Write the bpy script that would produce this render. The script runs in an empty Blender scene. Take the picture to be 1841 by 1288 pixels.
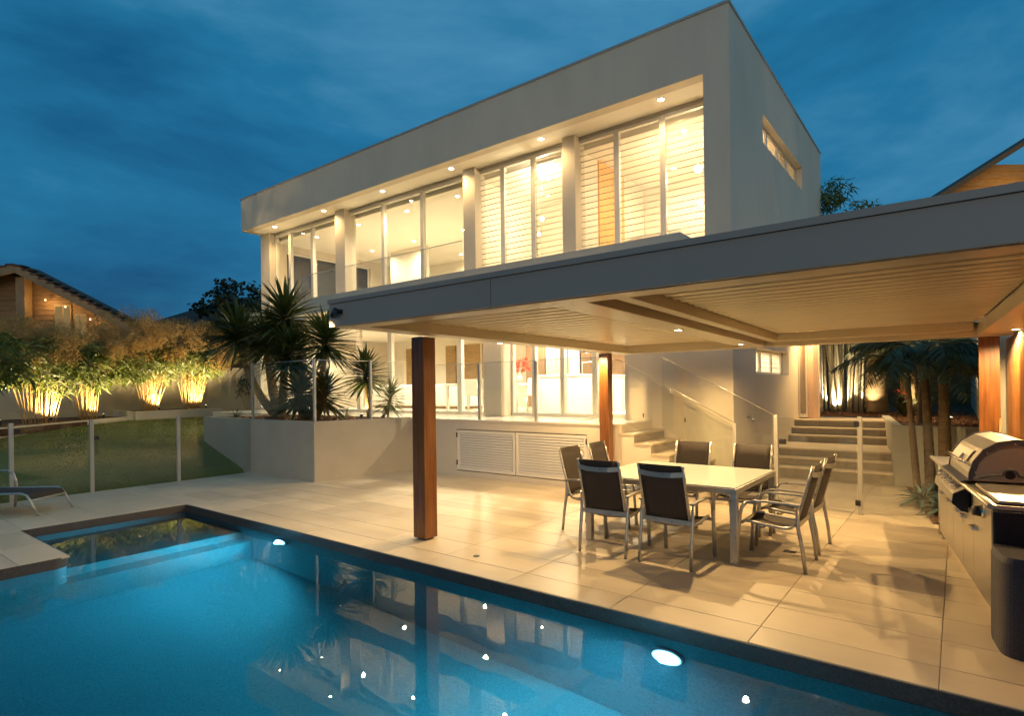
import bpy, math, random
from mathutils import Vector, Matrix
R_ = random.Random(11)
rad = math.radians
sc = bpy.context.scene
col = sc.collection

# ------------------------------------------------------------------ camera
cam = bpy.data.cameras.new('camera'); camo = bpy.data.objects.new('camera', cam); col.objects.link(camo)
R = Vector((0.79302105, 0.60906251, -0.01266744)); U = Vector((0.01004635, 0.00771588, 0.99991976)); F = Vector((-0.60911138, 0.79308469, 0))
m = Matrix((R, U, -F)).transposed().to_4x4(); m.translation = Vector((0, 0, 1.77)); camo.matrix_world = m
cam.sensor_width = 36; cam.lens = 20.419; cam.shift_y = 0.02966; cam.clip_end = 2000; cam.clip_start = 0.05
sc.camera = camo

# ------------------------------------------------------------------ sky, faint afterglow, exposure
SUN_EL = rad(9)
w = bpy.data.worlds.new('World'); sc.world = w; w.use_nodes = True
N = w.node_tree.nodes; L = w.node_tree.links; N.clear()
def wn(t, **k):
    n = N.new(t)
    for a, b in k.items(): setattr(n, a, b)
    return n
wo = wn('ShaderNodeOutputWorld'); bg = wn('ShaderNodeBackground'); L.new(bg.outputs[0], wo.inputs[0])
sky = wn('ShaderNodeTexSky', sky_type='NISHITA', sun_disc=False, sun_elevation=rad(1.0), sun_rotation=rad(150), air_density=1.0, dust_density=0.3, ozone_density=4.0)
tc = wn('ShaderNodeTexCoord'); mp = wn('ShaderNodeMapping'); L.new(tc.outputs['Generated'], mp.inputs[0])
mp.inputs['Scale'].default_value = (1.0, 1.0, 3.2); mp.inputs['Rotation'].default_value = (rad(18), rad(-14), rad(30))
nz = wn('ShaderNodeTexNoise'); nz.inputs['Scale'].default_value = 1.7; nz.inputs['Detail'].default_value = 7; nz.inputs['Roughness'].default_value = .58; nz.inputs['Distortion'].default_value = .25
L.new(mp.outputs[0], nz.inputs['Vector'])
sx = wn('ShaderNodeSeparateXYZ'); L.new(tc.outputs['Generated'], sx.inputs[0])
def wmath(op, a_, b_):
    q_ = wn('ShaderNodeMath', operation=op)
    for i_, v_ in enumerate((a_, b_)):
        if isinstance(v_, float): q_.inputs[i_].default_value = v_
        else: L.new(v_, q_.inputs[i_])
    return q_.outputs[0]
side = wmath('ADD', wmath('MULTIPLY', sx.outputs[0], .26), wmath('MULTIPLY', sx.outputs[2], .22))      # lighter towards the afterglow and overhead
cl = wmath('ADD', wmath('MULTIPLY', wmath('SUBTRACT', nz.outputs[0], .5), 1.3), wmath('ADD', side, .5))
rp = wn('ShaderNodeValToRGB'); L.new(cl, rp.inputs[0])
rp.color_ramp.elements[0].position = .18; rp.color_ramp.elements[0].color = (.0006, .032, .082, 1)
rp.color_ramp.elements[1].position = .80; rp.color_ramp.elements[1].color = (.040, .140, .222, 1)
e_ = rp.color_ramp.elements.new(.48); e_.color = (.006, .078, .150, 1)
mx = wn('ShaderNodeMix', data_type='RGBA', blend_type='ADD'); mx.inputs[0].default_value = .03
L.new(rp.outputs[0], mx.inputs[6]); L.new(sky.outputs[0], mx.inputs[7])
L.new(mx.outputs[2], bg.inputs[0]); bg.inputs[1].default_value = 1.1
sl = bpy.data.lights.new('sun', 'SUN'); sun = bpy.data.objects.new('sun', sl); col.objects.link(sun)
sl.energy = .33; sl.angle = rad(35); sl.color = (1, .72, .40)
sd = Vector((math.sin(rad(150)) * math.cos(SUN_EL), math.cos(rad(150)) * math.cos(SUN_EL), math.sin(SUN_EL)))   # towards the afterglow, behind the camera
sun.rotation_euler = sd.to_track_quat('Z', 'Y').to_euler()
sc.view_settings.view_transform = 'Standard'; sc.view_settings.look = 'None'; sc.view_settings.exposure = .8; sc.view_settings.gamma = 1
cy = sc.cycles; cy.use_denoising = True; cy.max_bounces = 9; cy.transparent_max_bounces = 24; cy.diffuse_bounces = 4; cy.glossy_bounces = 4; cy.transmission_bounces = 8
cy.sample_clamp_indirect = 4; cy.caustics_reflective = False; cy.caustics_refractive = False; cy.use_light_tree = True

# ------------------------------------------------------------------ materials
MATS = {}
def new(name):
    mt = bpy.data.materials.new(name); mt.use_nodes = True; mt.node_tree.nodes.clear(); MATS[name] = mt
    n = mt.node_tree.nodes; l = mt.node_tree.links; o = n.new('ShaderNodeOutputMaterial'); return mt, n, l, o
def pm(name, c, rough=.55, metal=0, ns=0, na=.15, stretch=(1, 1, 1), bs=0, ba=.1, rnd=0, c2=None, spec=.5, coat=0, trans=0, rr=0):
    mt, n, l, o = new(name); p = n.new('ShaderNodeBsdfPrincipled'); l.new(p.outputs[0], o.inputs[0])
    p.inputs['Base Color'].default_value = (*c, 1); p.inputs['Roughness'].default_value = rough; p.inputs['Metallic'].default_value = metal
    p.inputs['Specular IOR Level'].default_value = spec; p.inputs['Coat Weight'].default_value = coat
    tcn = n.new('ShaderNodeTexCoord'); mpn = n.new('ShaderNodeMapping'); l.new(tcn.outputs['Object'], mpn.inputs[0]); mpn.inputs['Scale'].default_value = stretch
    src = None
    if rnd:
        oi = n.new('ShaderNodeObjectInfo'); cb = n.new('ShaderNodeCombineXYZ'); sc1 = n.new('ShaderNodeMath'); sc1.operation = 'MULTIPLY'; sc1.inputs[1].default_value = 37
        l.new(oi.outputs['Random'], sc1.inputs[0]); l.new(sc1.outputs[0], cb.inputs[0]); l.new(sc1.outputs[0], cb.inputs[1]); l.new(cb.outputs[0], mpn.inputs['Location'])
    if ns:
        t = n.new('ShaderNodeTexNoise'); t.inputs['Scale'].default_value = ns; t.inputs['Detail'].default_value = 6; t.inputs['Roughness'].default_value = .6; l.new(mpn.outputs[0], t.inputs['Vector'])
        mr = n.new('ShaderNodeMapRange'); l.new(t.outputs[0], mr.inputs[0]); mr.inputs[1].default_value = .3; mr.inputs[2].default_value = .7
        mxn = n.new('ShaderNodeMix'); mxn.data_type = 'RGBA'; l.new(mr.outputs[0], mxn.inputs[0])
        d = c2 or tuple(x * (1 - na) for x in c); mxn.inputs[6].default_value = (*d, 1); mxn.inputs[7].default_value = (*(c if c2 else [min(1, x * (1 + na)) for x in c]), 1)
        src = mxn.outputs[2]
        if rr:
            m2 = n.new('ShaderNodeMapRange'); l.new(t.outputs[0], m2.inputs[0]); m2.inputs[1].default_value = .3; m2.inputs[2].default_value = .7; m2.inputs[3].default_value = rough - rr; m2.inputs[4].default_value = rough + rr; l.new(m2.outputs[0], p.inputs['Roughness'])
    if rnd:
        hv = n.new('ShaderNodeHueSaturation'); m3 = n.new('ShaderNodeMapRange'); l.new(oi.outputs['Random'], m3.inputs[0]); m3.inputs[3].default_value = 1 - rnd; m3.inputs[4].default_value = 1 + rnd; l.new(m3.outputs[0], hv.inputs['Value'])
        if src: l.new(src, hv.inputs['Color'])
        else: hv.inputs['Color'].default_value = (*c, 1)
        src = hv.outputs[0]
    if src: l.new(src, p.inputs['Base Color'])
    if bs:
        t2 = n.new('ShaderNodeTexNoise'); t2.inputs['Scale'].default_value = bs; t2.inputs['Detail'].default_value = 4; l.new(mpn.outputs[0], t2.inputs['Vector'])
        b = n.new('ShaderNodeBump'); b.inputs['Strength'].default_value = ba; b.inputs['Distance'].default_value = .02; l.new(t2.outputs[0], b.inputs['Height']); l.new(b.outputs[0], p.inputs['Normal'])
    if trans:
        ts = n.new('ShaderNodeBsdfTranslucent'); ts.inputs[0].default_value = (*c, 1)
        if src: l.new(src, ts.inputs[0])
        ms = n.new('ShaderNodeMixShader'); ms.inputs[0].default_value = trans; l.new(p.outputs[0], ms.inputs[1]); l.new(ts.outputs[0], ms.inputs[2]); l.new(ms.outputs[0], o.inputs[0])
    return mt
def emit(name, c, s):
    mt, n, l, o = new(name); e = n.new('ShaderNodeEmission'); e.inputs[0].default_value = (*c, 1); e.inputs[1].default_value = s; l.new(e.outputs[0], o.inputs[0]); return mt
def glass(name, tint, ior=1.5, rough=0.0):
    mt, n, l, o = new(name); t = n.new('ShaderNodeBsdfTransparent'); t.inputs[0].default_value = (*tint, 1); g = n.new('ShaderNodeBsdfGlossy'); g.inputs['Roughness'].default_value = rough
    fr = n.new('ShaderNodeFresnel'); ge = n.new('ShaderNodeNewGeometry'); mq = n.new('ShaderNodeMix'); mq.inputs[2].default_value = ior; mq.inputs[3].default_value = 1 / ior; l.new(ge.outputs['Backfacing'], mq.inputs[0]); l.new(mq.outputs[0], fr.inputs[0]); ms = n.new('ShaderNodeMixShader'); l.new(fr.outputs[0], ms.inputs[0]); l.new(t.outputs[0], ms.inputs[1]); l.new(g.outputs[0], ms.inputs[2]); l.new(ms.outputs[0], o.inputs[0]); return mt

pm('render', (.62, .545, .43), .8, ns=.9, na=.07, stretch=(1, 1, .35), bs=90, ba=.14)
pm('render_grey', (.38, .335, .265), .8, ns=1.6, na=.07, bs=70, ba=.16)
pm('inner', (.82, .75, .62), .8, ns=.7, na=.03)
pm('ceil', (.84, .78, .66), .8, ns=.9, na=.03)
pm('timber_floor', (.38, .24, .12), .35, ns=4, na=.2, stretch=(1, 8, 1))
pm('orange', (.90, .37, .05), .5, ns=2, na=.06)
pm('alu_white', (.74, .69, .60), .35, ns=6, na=.03)
pm('alu', (.46, .44, .40), .32, metal=.75, ns=14, na=.08, rr=.06)
pm('alu_post', (.42, .40, .36), .42, metal=.3, ns=9, na=.06)
pm('steel', (.58, .54, .47), .40, metal=1, ns=2, na=.04, stretch=(1, 1, 20), rr=.03)
pm('steel_dull', (.40, .38, .36), .38, metal=.9, ns=5, na=.08)
pm('black', (.012, .012, .014), .45, ns=20, na=.3)
pm('sling', (.030, .019, .013), .7, ns=160, na=.5, bs=260, ba=.3)
pm('fascia', (.30, .262, .228), .42, ns=.8, na=.06, bs=120, ba=.04)
pm('pergola_white', (.66, .60, .48), .33, ns=2, na=.04)
pm('louvre', (.66, .60, .47), .23, ns=2.5, na=.05, stretch=(.3, 2, 1))
pm('post', (.25, .092, .020), .36, ns=3.2, stretch=(9, 9, .55), c2=(.105, .034, .008), bs=11, ba=.10, rnd=.1, coat=.3)
pm('batten', (.46, .19, .05), .38, ns=3.0, stretch=(9, 9, .5), c2=(.28, .10, .022), rnd=.18)
pm('tile', (.57, .475, .34), .48, ns=1.7, stretch=(.55, 2.0, 1), c2=(.47, .385, .265), bs=5, ba=.04, rnd=.09, rr=.08)
pm('grout', (.36, .30, .22), .9, ns=20, na=.2)
pm('terrace_floor', (.72, .66, .55), .16, ns=1.2, na=.05)
pm('coping', (.060, .048, .042), .5, ns=60, na=.5, bs=120, ba=.2)
pm('pebble', (.26, .47, .50), .6, ns=55, na=.28, bs=80, ba=.25)
pm('lawn', (.13, .155, .036), .9, ns=3, c2=(.10, .125, .030), bs=60, ba=.2)
pm('grass', (.19, .215, .052), .8, rnd=0, ns=.9, c2=(.14, .17, .040), trans=.4)
pm('soil', (.085, .040, .018), .95, ns=16, na=.5, bs=24, ba=1.0)
pm('bark_chip', (.20, .085, .03), .9, ns=9, na=.5)
pm('ground', (.05, .055, .035), .95, ns=.2, na=.3)
pm('cream_wall', (.62, .54, .38), .85, ns=.9, na=.05, bs=50, ba=.1)
pm('block_wall', (.42, .40, .33), .85, ns=1.2, na=.12, stretch=(1, 1, .4), bs=30, ba=.2)
pm('yucca', (.075, .105, .026), .34, ns=5, c2=(.042, .068, .018), trans=.15)
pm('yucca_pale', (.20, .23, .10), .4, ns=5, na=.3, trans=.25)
pm('yucca_trunk', (.22, .16, .085), .85, ns=12, na=.3, stretch=(1, 1, 3), bs=16, ba=.9)
pm('bamboo_leaf', (.19, .215, .055), .45, ns=2.2, c2=(.07, .115, .022), trans=.35)
pm('dry_leaf', (.52, .35, .13), .75, ns=1.5, c2=(.38, .23, .07), trans=.45)
pm('culm', (.52, .33, .11), .45, ns=5, na=.25, stretch=(1, 1, 2))
pm('culm_pale', (.60, .52, .34), .45, ns=5, na=.2, stretch=(1, 1, 2))
pm('palm_leaf', (.075, .090, .028), .45, ns=3, na=.35, trans=.2)
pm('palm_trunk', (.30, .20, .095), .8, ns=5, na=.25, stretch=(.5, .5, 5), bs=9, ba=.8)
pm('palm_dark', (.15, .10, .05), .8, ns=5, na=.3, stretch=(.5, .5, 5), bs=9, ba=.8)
pm('agave', (.07, .13, .11), .45, ns=4, na=.25, trans=.1)
pm('flower', (.80, .045, .012), .5, ns=30, na=.3, trans=.3)
pm('heliconia', (.75, .12, .02), .5, trans=.2)
pm('dark_leaf', (.020, .030, .010), .6, ns=1.5, na=.4, trans=.15)
pm('weatherboard', (.20, .11, .042), .7, ns=3, na=.25, stretch=(1, 1, 5), rnd=.1)
pm('barge', (.27, .17, .08), .6, ns=3, na=.15)
pm('roof_tile', (.10, .045, .026), .8, ns=6, na=.35, rnd=.15)
pm('roof_dark', (.022, .018, .016), .8, ns=4, na=.3)
pm('timber_screen', (.42, .22, .05), .6, ns=3, na=.2, stretch=(1, 1, 6))
pm('white', (.82, .78, .70), .35, ns=2, na=.03)
pm('white_soft', (.78, .73, .63), .9, ns=8, na=.05, bs=14, ba=.15)
pm('cupboard', (.24, .15, .08), .4, ns=5, na=.15, stretch=(8, 8, .6))
pm('brown_panel', (.30, .19, .075), .6, ns=4, na=.3, stretch=(1, 1, 8), bs=12, ba=.3)
pm('pink_wall', (.78, .56, .40), .8, ns=1, na=.03)
pm('table_glass', (.60, .64, .60), .07, ns=2, na=.02)
pm('hood', (.40, .365, .33), .30, metal=.55, ns=70, na=.07)
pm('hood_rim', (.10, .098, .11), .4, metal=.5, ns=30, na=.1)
pm('gas_cover', (.050, .046, .055), .62, ns=90, na=.35, bs=140, ba=.2)
pm('chrome', (.85, .83, .8), .08, metal=1)
pm('hinge', (.08, .06, .05), .4, metal=.6)
mt, n, l, o = new('frosted'); ts = n.new('ShaderNodeBsdfTranslucent'); ts.inputs[0].default_value = (.92, .88, .78, 1); tr_ = n.new('ShaderNodeBsdfTransparent'); gl_ = n.new('ShaderNodeBsdfGlossy'); gl_.inputs['Roughness'].default_value = .2
m1 = n.new('ShaderNodeMixShader'); m1.inputs[0].default_value = .25; l.new(ts.outputs[0], m1.inputs[1]); l.new(tr_.outputs[0], m1.inputs[2]); m2 = n.new('ShaderNodeMixShader'); m2.inputs[0].default_value = .05; l.new(m1.outputs[0], m2.inputs[1]); l.new(gl_.outputs[0], m2.inputs[2]); l.new(m2.outputs[0], o.inputs[0])
pm('step_grey', (.27, .235, .185), .7, ns=6, na=.08, bs=60, ba=.1)
pm('blind', (.045, .038, .030), .5, ns=3, na=.2)
pm('blade_edge', (.44, .39, .27), .3)
emit('lamp', (1, .86, .62), 40)
emit('lamp_dim', (1, .75, .42), 2.5)
emit('lamp_soft', (1, .80, .52), 14)
emit('lamp_globe', (1, .86, .62), 60)
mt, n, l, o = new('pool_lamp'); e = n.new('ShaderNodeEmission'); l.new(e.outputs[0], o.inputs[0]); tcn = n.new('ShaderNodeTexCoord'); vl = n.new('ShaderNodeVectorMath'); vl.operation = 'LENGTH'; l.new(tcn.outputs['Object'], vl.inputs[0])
cr = n.new('ShaderNodeValToRGB'); l.new(vl.outputs['Value'], cr.inputs[0]); cr.color_ramp.interpolation = 'EASE'      # lamp's halo put into the lens colour, white centre fading to blue
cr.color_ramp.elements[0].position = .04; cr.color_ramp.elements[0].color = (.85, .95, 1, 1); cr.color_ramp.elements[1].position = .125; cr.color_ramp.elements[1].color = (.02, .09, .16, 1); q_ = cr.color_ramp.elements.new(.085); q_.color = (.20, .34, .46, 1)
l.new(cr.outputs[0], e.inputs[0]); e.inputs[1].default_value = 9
emit('far_window', (1, .66, .25), .14)
emit('porch_lamp', (1, .8, .5), 30)
glass('glass', (.955, .965, .945), 1.42)
glass('fence_glass', (.945, .955, .945), 1.5)
mt = glass('blade', (.97, .965, .93), 1.3); n = mt.node_tree.nodes; l = mt.node_tree.links; o = [q_ for q_ in n if q_.type == 'OUTPUT_MATERIAL'][0]; old = o.inputs[0].links[0].from_socket
ts = n.new('ShaderNodeBsdfTranslucent'); ts.inputs[0].default_value = (.85, .80, .68, 1); ms = n.new('ShaderNodeMixShader'); ms.inputs[0].default_value = .13; l.new(old, ms.inputs[1]); l.new(ts.outputs[0], ms.inputs[2]); l.new(ms.outputs[0], o.inputs[0])

# water: physical glass surface with an absorbing body
mt, n, l, o = new('water'); g = n.new('ShaderNodeBsdfGlass'); g.inputs['IOR'].default_value = 1.333; g.inputs['Roughness'].default_value = .0; g.inputs[0].default_value = (1, 1, 1, 1)
tcn = n.new('ShaderNodeTexCoord'); mpn = n.new('ShaderNodeMapping'); mpn.inputs['Scale'].default_value = (1, 1, 1); l.new(tcn.outputs['Object'], mpn.inputs[0])
t = n.new('ShaderNodeTexNoise'); t.inputs['Scale'].default_value = 3.2; t.inputs['Detail'].default_value = 2; l.new(mpn.outputs[0], t.inputs['Vector'])
b = n.new('ShaderNodeBump'); b.inputs['Strength'].default_value = .018; b.inputs['Distance'].default_value = .05; l.new(t.outputs[0], b.inputs['Height']); l.new(b.outputs[0], g.inputs['Normal']); l.new(g.outputs[0], o.inputs[0])
va = n.new('ShaderNodeVolumeAbsorption'); va.inputs[0].default_value = (.16, .84, .90, 1); va.inputs[1].default_value = .36; vs_ = n.new('ShaderNodeVolumeScatter'); vs_.inputs[0].default_value = (.55, .85, 1, 1); vs_.inputs[1].default_value = .085; vs_.inputs[2].default_value = .55; ad = n.new('ShaderNodeAddShader'); l.new(va.outputs[0], ad.inputs[0]); l.new(vs_.outputs[0], ad.inputs[1]); l.new(ad.outputs[0], o.inputs['Volume'])

# ------------------------------------------------------------------ mesh helpers
ORG = {}
def V(*a): return Vector(a)
class MB:
    def __init__(s): s.v = []; s.f = []; s.mi = []; s.smooth = []
    def face(s, pts, mi=0, sm=False):
        k = len(s.v); s.v += [tuple(p) for p in pts]; s.f.append(tuple(range(k, k + len(pts)))); s.mi.append(mi); s.smooth.append(sm); return s
    def _add(s, vs, fs, mi=0, sm=False):
        k = len(s.v); s.v += [tuple(p) for p in vs]
        for f in fs: s.f.append(tuple(i + k for i in f)); s.mi.append(mi); s.smooth.append(sm)
        return s
    def box(s, x0, x1, y0, y1, z0, z1, mi=0):
        return s._add([(x0, y0, z0), (x1, y0, z0), (x1, y1, z0), (x0, y1, z0), (x0, y0, z1), (x1, y0, z1), (x1, y1, z1), (x0, y1, z1)],
                      [(0, 3, 2, 1), (4, 5, 6, 7), (0, 1, 5, 4), (1, 2, 6, 5), (2, 3, 7, 6), (3, 0, 4, 7)], mi)
    def hexa(s, p, mi=0):
        return s._add(p, [(0, 3, 2, 1), (4, 5, 6, 7), (0, 1, 5, 4), (1, 2, 6, 5), (2, 3, 7, 6), (3, 0, 4, 7)], mi)
    def extr(s, poly, vec, mi=0, sm=False):
        n = len(poly); a = [Vector(p) for p in poly]; b = [p + Vector(vec) for p in a]
        s._add(a + b, [(i, (i + 1) % n, n + (i + 1) % n, n + i) for i in range(n)], mi, sm)
        s._add(a, [tuple(reversed(range(n)))], mi); s._add(b, [tuple(range(n))], mi); return s
    def prism(s, poly, z0, z1, mi=0): return s.extr([(x, y, z0) for x, y in poly], (0, 0, z1 - z0), mi)
    def tube(s, pts, r, n=8, mi=0, caps=True):
        pts = [Vector(p) for p in pts]; rs = r if isinstance(r, (list, tuple)) else [r] * len(pts); k = len(s.v); up = None
        for i, p in enumerate(pts):
            d = (pts[min(i + 1, len(pts) - 1)] - pts[max(i - 1, 0)]).normalized()
            if up is None: up = d.orthogonal().normalized()
            up = (up - d * up.dot(d)).normalized(); sd_ = d.cross(up)
            for j in range(n):
                a = 2 * math.pi * j / n; s.v.append(tuple(p + (up * math.cos(a) + sd_ * math.sin(a)) * rs[i]))
        for i in range(len(pts) - 1):
            for j in range(n):
                s.f.append((k + i * n + j, k + i * n + (j + 1) % n, k + (i + 1) * n + (j + 1) % n, k + (i + 1) * n + j)); s.mi.append(mi); s.smooth.append(True)
        if caps:
            s.f.append(tuple(reversed(range(k, k + n)))); s.mi.append(mi); s.smooth.append(False)
            e = k + (len(pts) - 1) * n; s.f.append(tuple(range(e, e + n))); s.mi.append(mi); s.smooth.append(False)
        return s
    def flat(s, pts, wv, hv, mi=0):      # rectangular bar swept along pts; wv/hv half widths as vectors
        wv = Vector(wv); hv = Vector(hv); k = len(s.v)
        for p in pts:
            p = Vector(p); s.v += [tuple(p - wv - hv), tuple(p + wv - hv), tuple(p + wv + hv), tuple(p - wv + hv)]
        for i in range(len(pts) - 1):
            for j in range(4):
                s.f.append((k + i * 4 + j, k + i * 4 + (j + 1) % 4, k + (i + 1) * 4 + (j + 1) % 4, k + (i + 1) * 4 + j)); s.mi.append(mi); s.smooth.append(False)
        e = k + (len(pts) - 1) * 4; s.f += [(k + 3, k + 2, k + 1, k), (e, e + 1, e + 2, e + 3)]; s.mi += [mi, mi]; s.smooth += [False, False]; return s
    def cyl(s, c, r, h, n=16, mi=0, r2=None):
        return s.tube([c, (c[0], c[1], c[2] + h)], [r, r if r2 is None else r2], n, mi)
    def disc(s, c, r, nrm=(0, 0, 1), n=16, mi=0):
        nrm = Vector(nrm).normalized(); u = nrm.orthogonal().normalized(); v_ = nrm.cross(u); c = Vector(c)
        return s.face([c + (u * math.cos(2 * math.pi * i / n) + v_ * math.sin(2 * math.pi * i / n)) * r for i in range(n)], mi)
    def mesh(s, name, mats, off):
        me = bpy.data.meshes.new(name); me.from_pydata([(x - off[0], y - off[1], z - off[2]) for x, y, z in s.v], [], s.f)
        for q in (mats if isinstance(mats, (list, tuple)) else [mats]): me.materials.append(MATS[q])
        me.polygons.foreach_set('material_index', s.mi); me.polygons.foreach_set('use_smooth', s.smooth); me.update(); return me
    def build(s, name, mats, parent=None, label=None, cat=None, group=None, kind=None):
        if parent is None:
            xs, ys, zs = zip(*s.v); off = Vector(((min(xs) + max(xs)) / 2, (min(ys) + max(ys)) / 2, min(zs)))
        else: off = ORG[parent]
        o = bpy.data.objects.new(name, s.mesh(name, mats, off)); col.objects.link(o); ORG[o] = off.copy()
        if parent is None: o.location = off
        else: o.parent = parent
        return tag(o, label, cat, group, kind)
def tag(o, label=None, cat=None, group=None, kind=None):
    if label: o['label'] = label
    if cat: o['category'] = cat
    if group: o['group'] = group
    if kind: o['kind'] = kind
    return o
def thing(name, label, cat, loc=(0, 0, 0), group=None):
    o = bpy.data.objects.new(name, None); col.objects.link(o); o.location = loc; o.empty_display_size = .2; ORG[o] = Vector(loc); return tag(o, label, cat, group)
def bevel(o, wd=.006, seg=2):
    md = o.modifiers.new('bevel', 'BEVEL'); md.width = wd; md.segments = seg; md.limit_method = 'ANGLE'; md.angle_limit = rad(40); return o
def copy_tree(o, parent=None):
    c = o.copy(); col.objects.link(c); c.parent = parent
    for ch in list(o.children): copy_tree(ch, c)
    return c
def lamp(kind, loc, energy, color, parent=None, size=.03, spot=None, blend=.6, aim=(0, 0, -1)):
    ld = bpy.data.lights.new('lamp_light', kind); ld.energy = energy * 2.6; ld.color = color; ld.shadow_soft_size = size
    if kind == 'SPOT': ld.spot_size = rad(spot); ld.spot_blend = blend
    o = bpy.data.objects.new('lamp_light', ld); col.objects.link(o)
    o.rotation_euler = Vector(aim).to_track_quat('-Z', 'Y').to_euler()
    o.location = Vector(loc) - (ORG[parent] if parent else Vector((0, 0, 0))); o.parent = parent; return o
WARM = (1, .655, .275); WARM2 = (1, .85, .62)
def downlight(parent, x, y, z, energy, spot=120, r=.055, mat='lamp', c=WARM, blend=.7):
    d = MB().tube([(x, y, z - .008), (x, y, z + .03)], r * 1.35, 16, 0, False)
    k = 16
    ring = [(x + math.cos(2 * math.pi * i / k) * q, y + math.sin(2 * math.pi * i / k) * q, z - .008) for q in (r, r * 1.35) for i in range(k)]
    d._add(ring, [(i, (i + 1) % k, k + (i + 1) % k, k + i) for i in range(k)])
    p = d.build('downlight', 'alu_white', parent)
    MB().disc((x, y, z - .004), r, (0, 0, -1)).build('bulb', mat, p)
    if energy: lamp('SPOT', (x, y, z - .03), energy, c, p, .022, spot, blend)
    return p

# ------------------------------------------------------------------ ground, patio, pool
T = 1.15
g = MB()
for q in ((-700, -26.5, -700, 700), (4.5, 700, -700, 700), (-26.5, 4.5, -700, -7), (-26.5, 4.5, 26, 700)): g.face([(q[0], q[2], -.04), (q[1], q[2], -.04), (q[1], q[3], -.04), (q[0], q[3], -.04)])
g.build('ground', 'ground', kind='structure')
PX0, PX1, PY0, PY1, AX, AY = -7.72, 2.6, -1.4, 4.14, -9.70, 2.08      # pool plan: main tank and the shallow alcove
patio = MB()
for q in ((-12.38, AX - .02, -7, 10.1), (AX - .02, PX0 - .02 - .14, -7, AY - .02), (AX - .02, 4.5, PY1 + .02, 15), (PX0 - .16, 4.5, -7, PY0 - .02), (PX1 + .02, 4.5, PY0 - .02, PY1 + .02)): patio.box(q[0], q[1], q[2], q[3], -.3, -.007)
patio = patio.build('patio', 'grout', kind='structure')
TX, TY, GX, GY = 1.0625, .472, -.105, 4.475
TM = {}
def tiles(x0, x1, y0, y1):
    i0 = math.floor((x0 - GX) / TX); j0 = math.floor((y0 - GY) / TY)
    for i in range(i0, math.ceil((x1 - GX) / TX)):
        for j in range(j0, math.ceil((y1 - GY) / TY)):
            a, b_, c, d = max(x0, GX + i * TX), min(x1, GX + (i + 1) * TX), max(y0, GY + j * TY), min(y1, GY + (j + 1) * TY)
            if b_ - a < .05 or d - c < .04: continue
            wx, wy = round(b_ - a - .004, 3), round(d - c - .004, 3); key = (wx, wy)
            if key not in TM:
                k = MB(); e = .003; hx, hy = wx / 2, wy / 2
                k._add([(-hx, -hy, -.02), (hx, -hy, -.02), (hx, hy, -.02), (-hx, hy, -.02), (-hx, -hy, -e), (hx, -hy, -e), (hx, hy, -e), (-hx, hy, -e), (-hx + e, -hy + e, 0), (hx - e, -hy + e, 0), (hx - e, hy - e, 0), (-hx + e, hy - e, 0)],
                       [(0, 1, 5, 4), (1, 2, 6, 5), (2, 3, 7, 6), (3, 0, 4, 7), (4, 5, 9, 8), (5, 6, 10, 9), (6, 7, 11, 10), (7, 4, 8, 11), (8, 9, 10, 11)])
                TM[key] = k.mesh('tile', 'tile', (0, 0, 0))
            o_ = bpy.data.objects.new('tile', TM[key]); col.objects.link(o_); o_.parent = patio
            o_.location = Vector(((a + b_) / 2, (c + d) / 2, R_.uniform(-.0012, .0008))) - ORG[patio]
tiles(-12.36, AX, -.6, PY1); tiles(AX, PX0, .0, AY); tiles(-12.36, .95, PY1, 6.61); tiles(-9.86, .95, 6.61, 8.75); tiles(-4.4, .6, 8.75, 9.2); tiles(-4.4, -.28, 9.2, 12.0)

pool = MB()
FL, WL = -1.55, -.115
def wallq(a, b_, z0, z1): pool.face([(a[0], a[1], z0), (b_[0], b_[1], z0), (b_[0], b_[1], z1), (a[0], a[1], z1)])
RN = .14   # rounded nose
nose = [(PX0 - RN + RN * math.sin(t_ * math.pi / 16), AY - RN + RN * math.cos(t_ * math.pi / 16)) for t_ in range(9)]
out = [(PX0, PY0)] + list(reversed(nose)) + [(AX, AY), (AX, PY1), (PX1, PY1), (PX1, PY0)]
for i in range(len(out)): wallq(out[i], out[(i + 1) % len(out)], FL - .05, -.11)
pool.face([(AX, PY0, FL), (PX1, PY0, FL), (PX1, PY1, FL), (AX, PY1, FL)])
pool = pool.build('pool', 'pebble', kind='structure')
MB().box(AX + .002, -8.0, AY + .002, PY1 - .002, FL + .01, -.47).build('ledge', 'pebble', pool)
MB().box(-7.998, -7.724, AY - .13, PY1 - .004, FL + .012, -.80).build('step', 'pebble', pool)
cp = MB()
def inset(p, q, dd):  # thin coping face set just inside the pool edge
    d = (Vector(q) - Vector(p)).normalized(); nrm = Vector((-d.y, d.x)); return nrm * dd
for i in range(len(out)):
    p, q = Vector(out[i]), Vector(out[(i + 1) % len(out)]); nn = inset(p, q, .012)
    cp.hexa([(p.x, p.y, -.125), (q.x, q.y, -.125), (q.x - nn.x, q.y - nn.y, -.125), (p.x - nn.x, p.y - nn.y, -.125), (p.x, p.y, -.004), (q.x, q.y, -.004), (q.x - nn.x, q.y - nn.y, -.004), (p.x - nn.x, p.y - nn.y, -.004)])
cp.build('coping', 'coping', pool)
o2 = 0.03
nz_ = [(PX0 - RN + (RN - o2) * math.sin(t_ * math.pi / 16), AY - RN + (RN - o2) * math.cos(t_ * math.pi / 16)) for t_ in range(8, -1, -1)]
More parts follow.
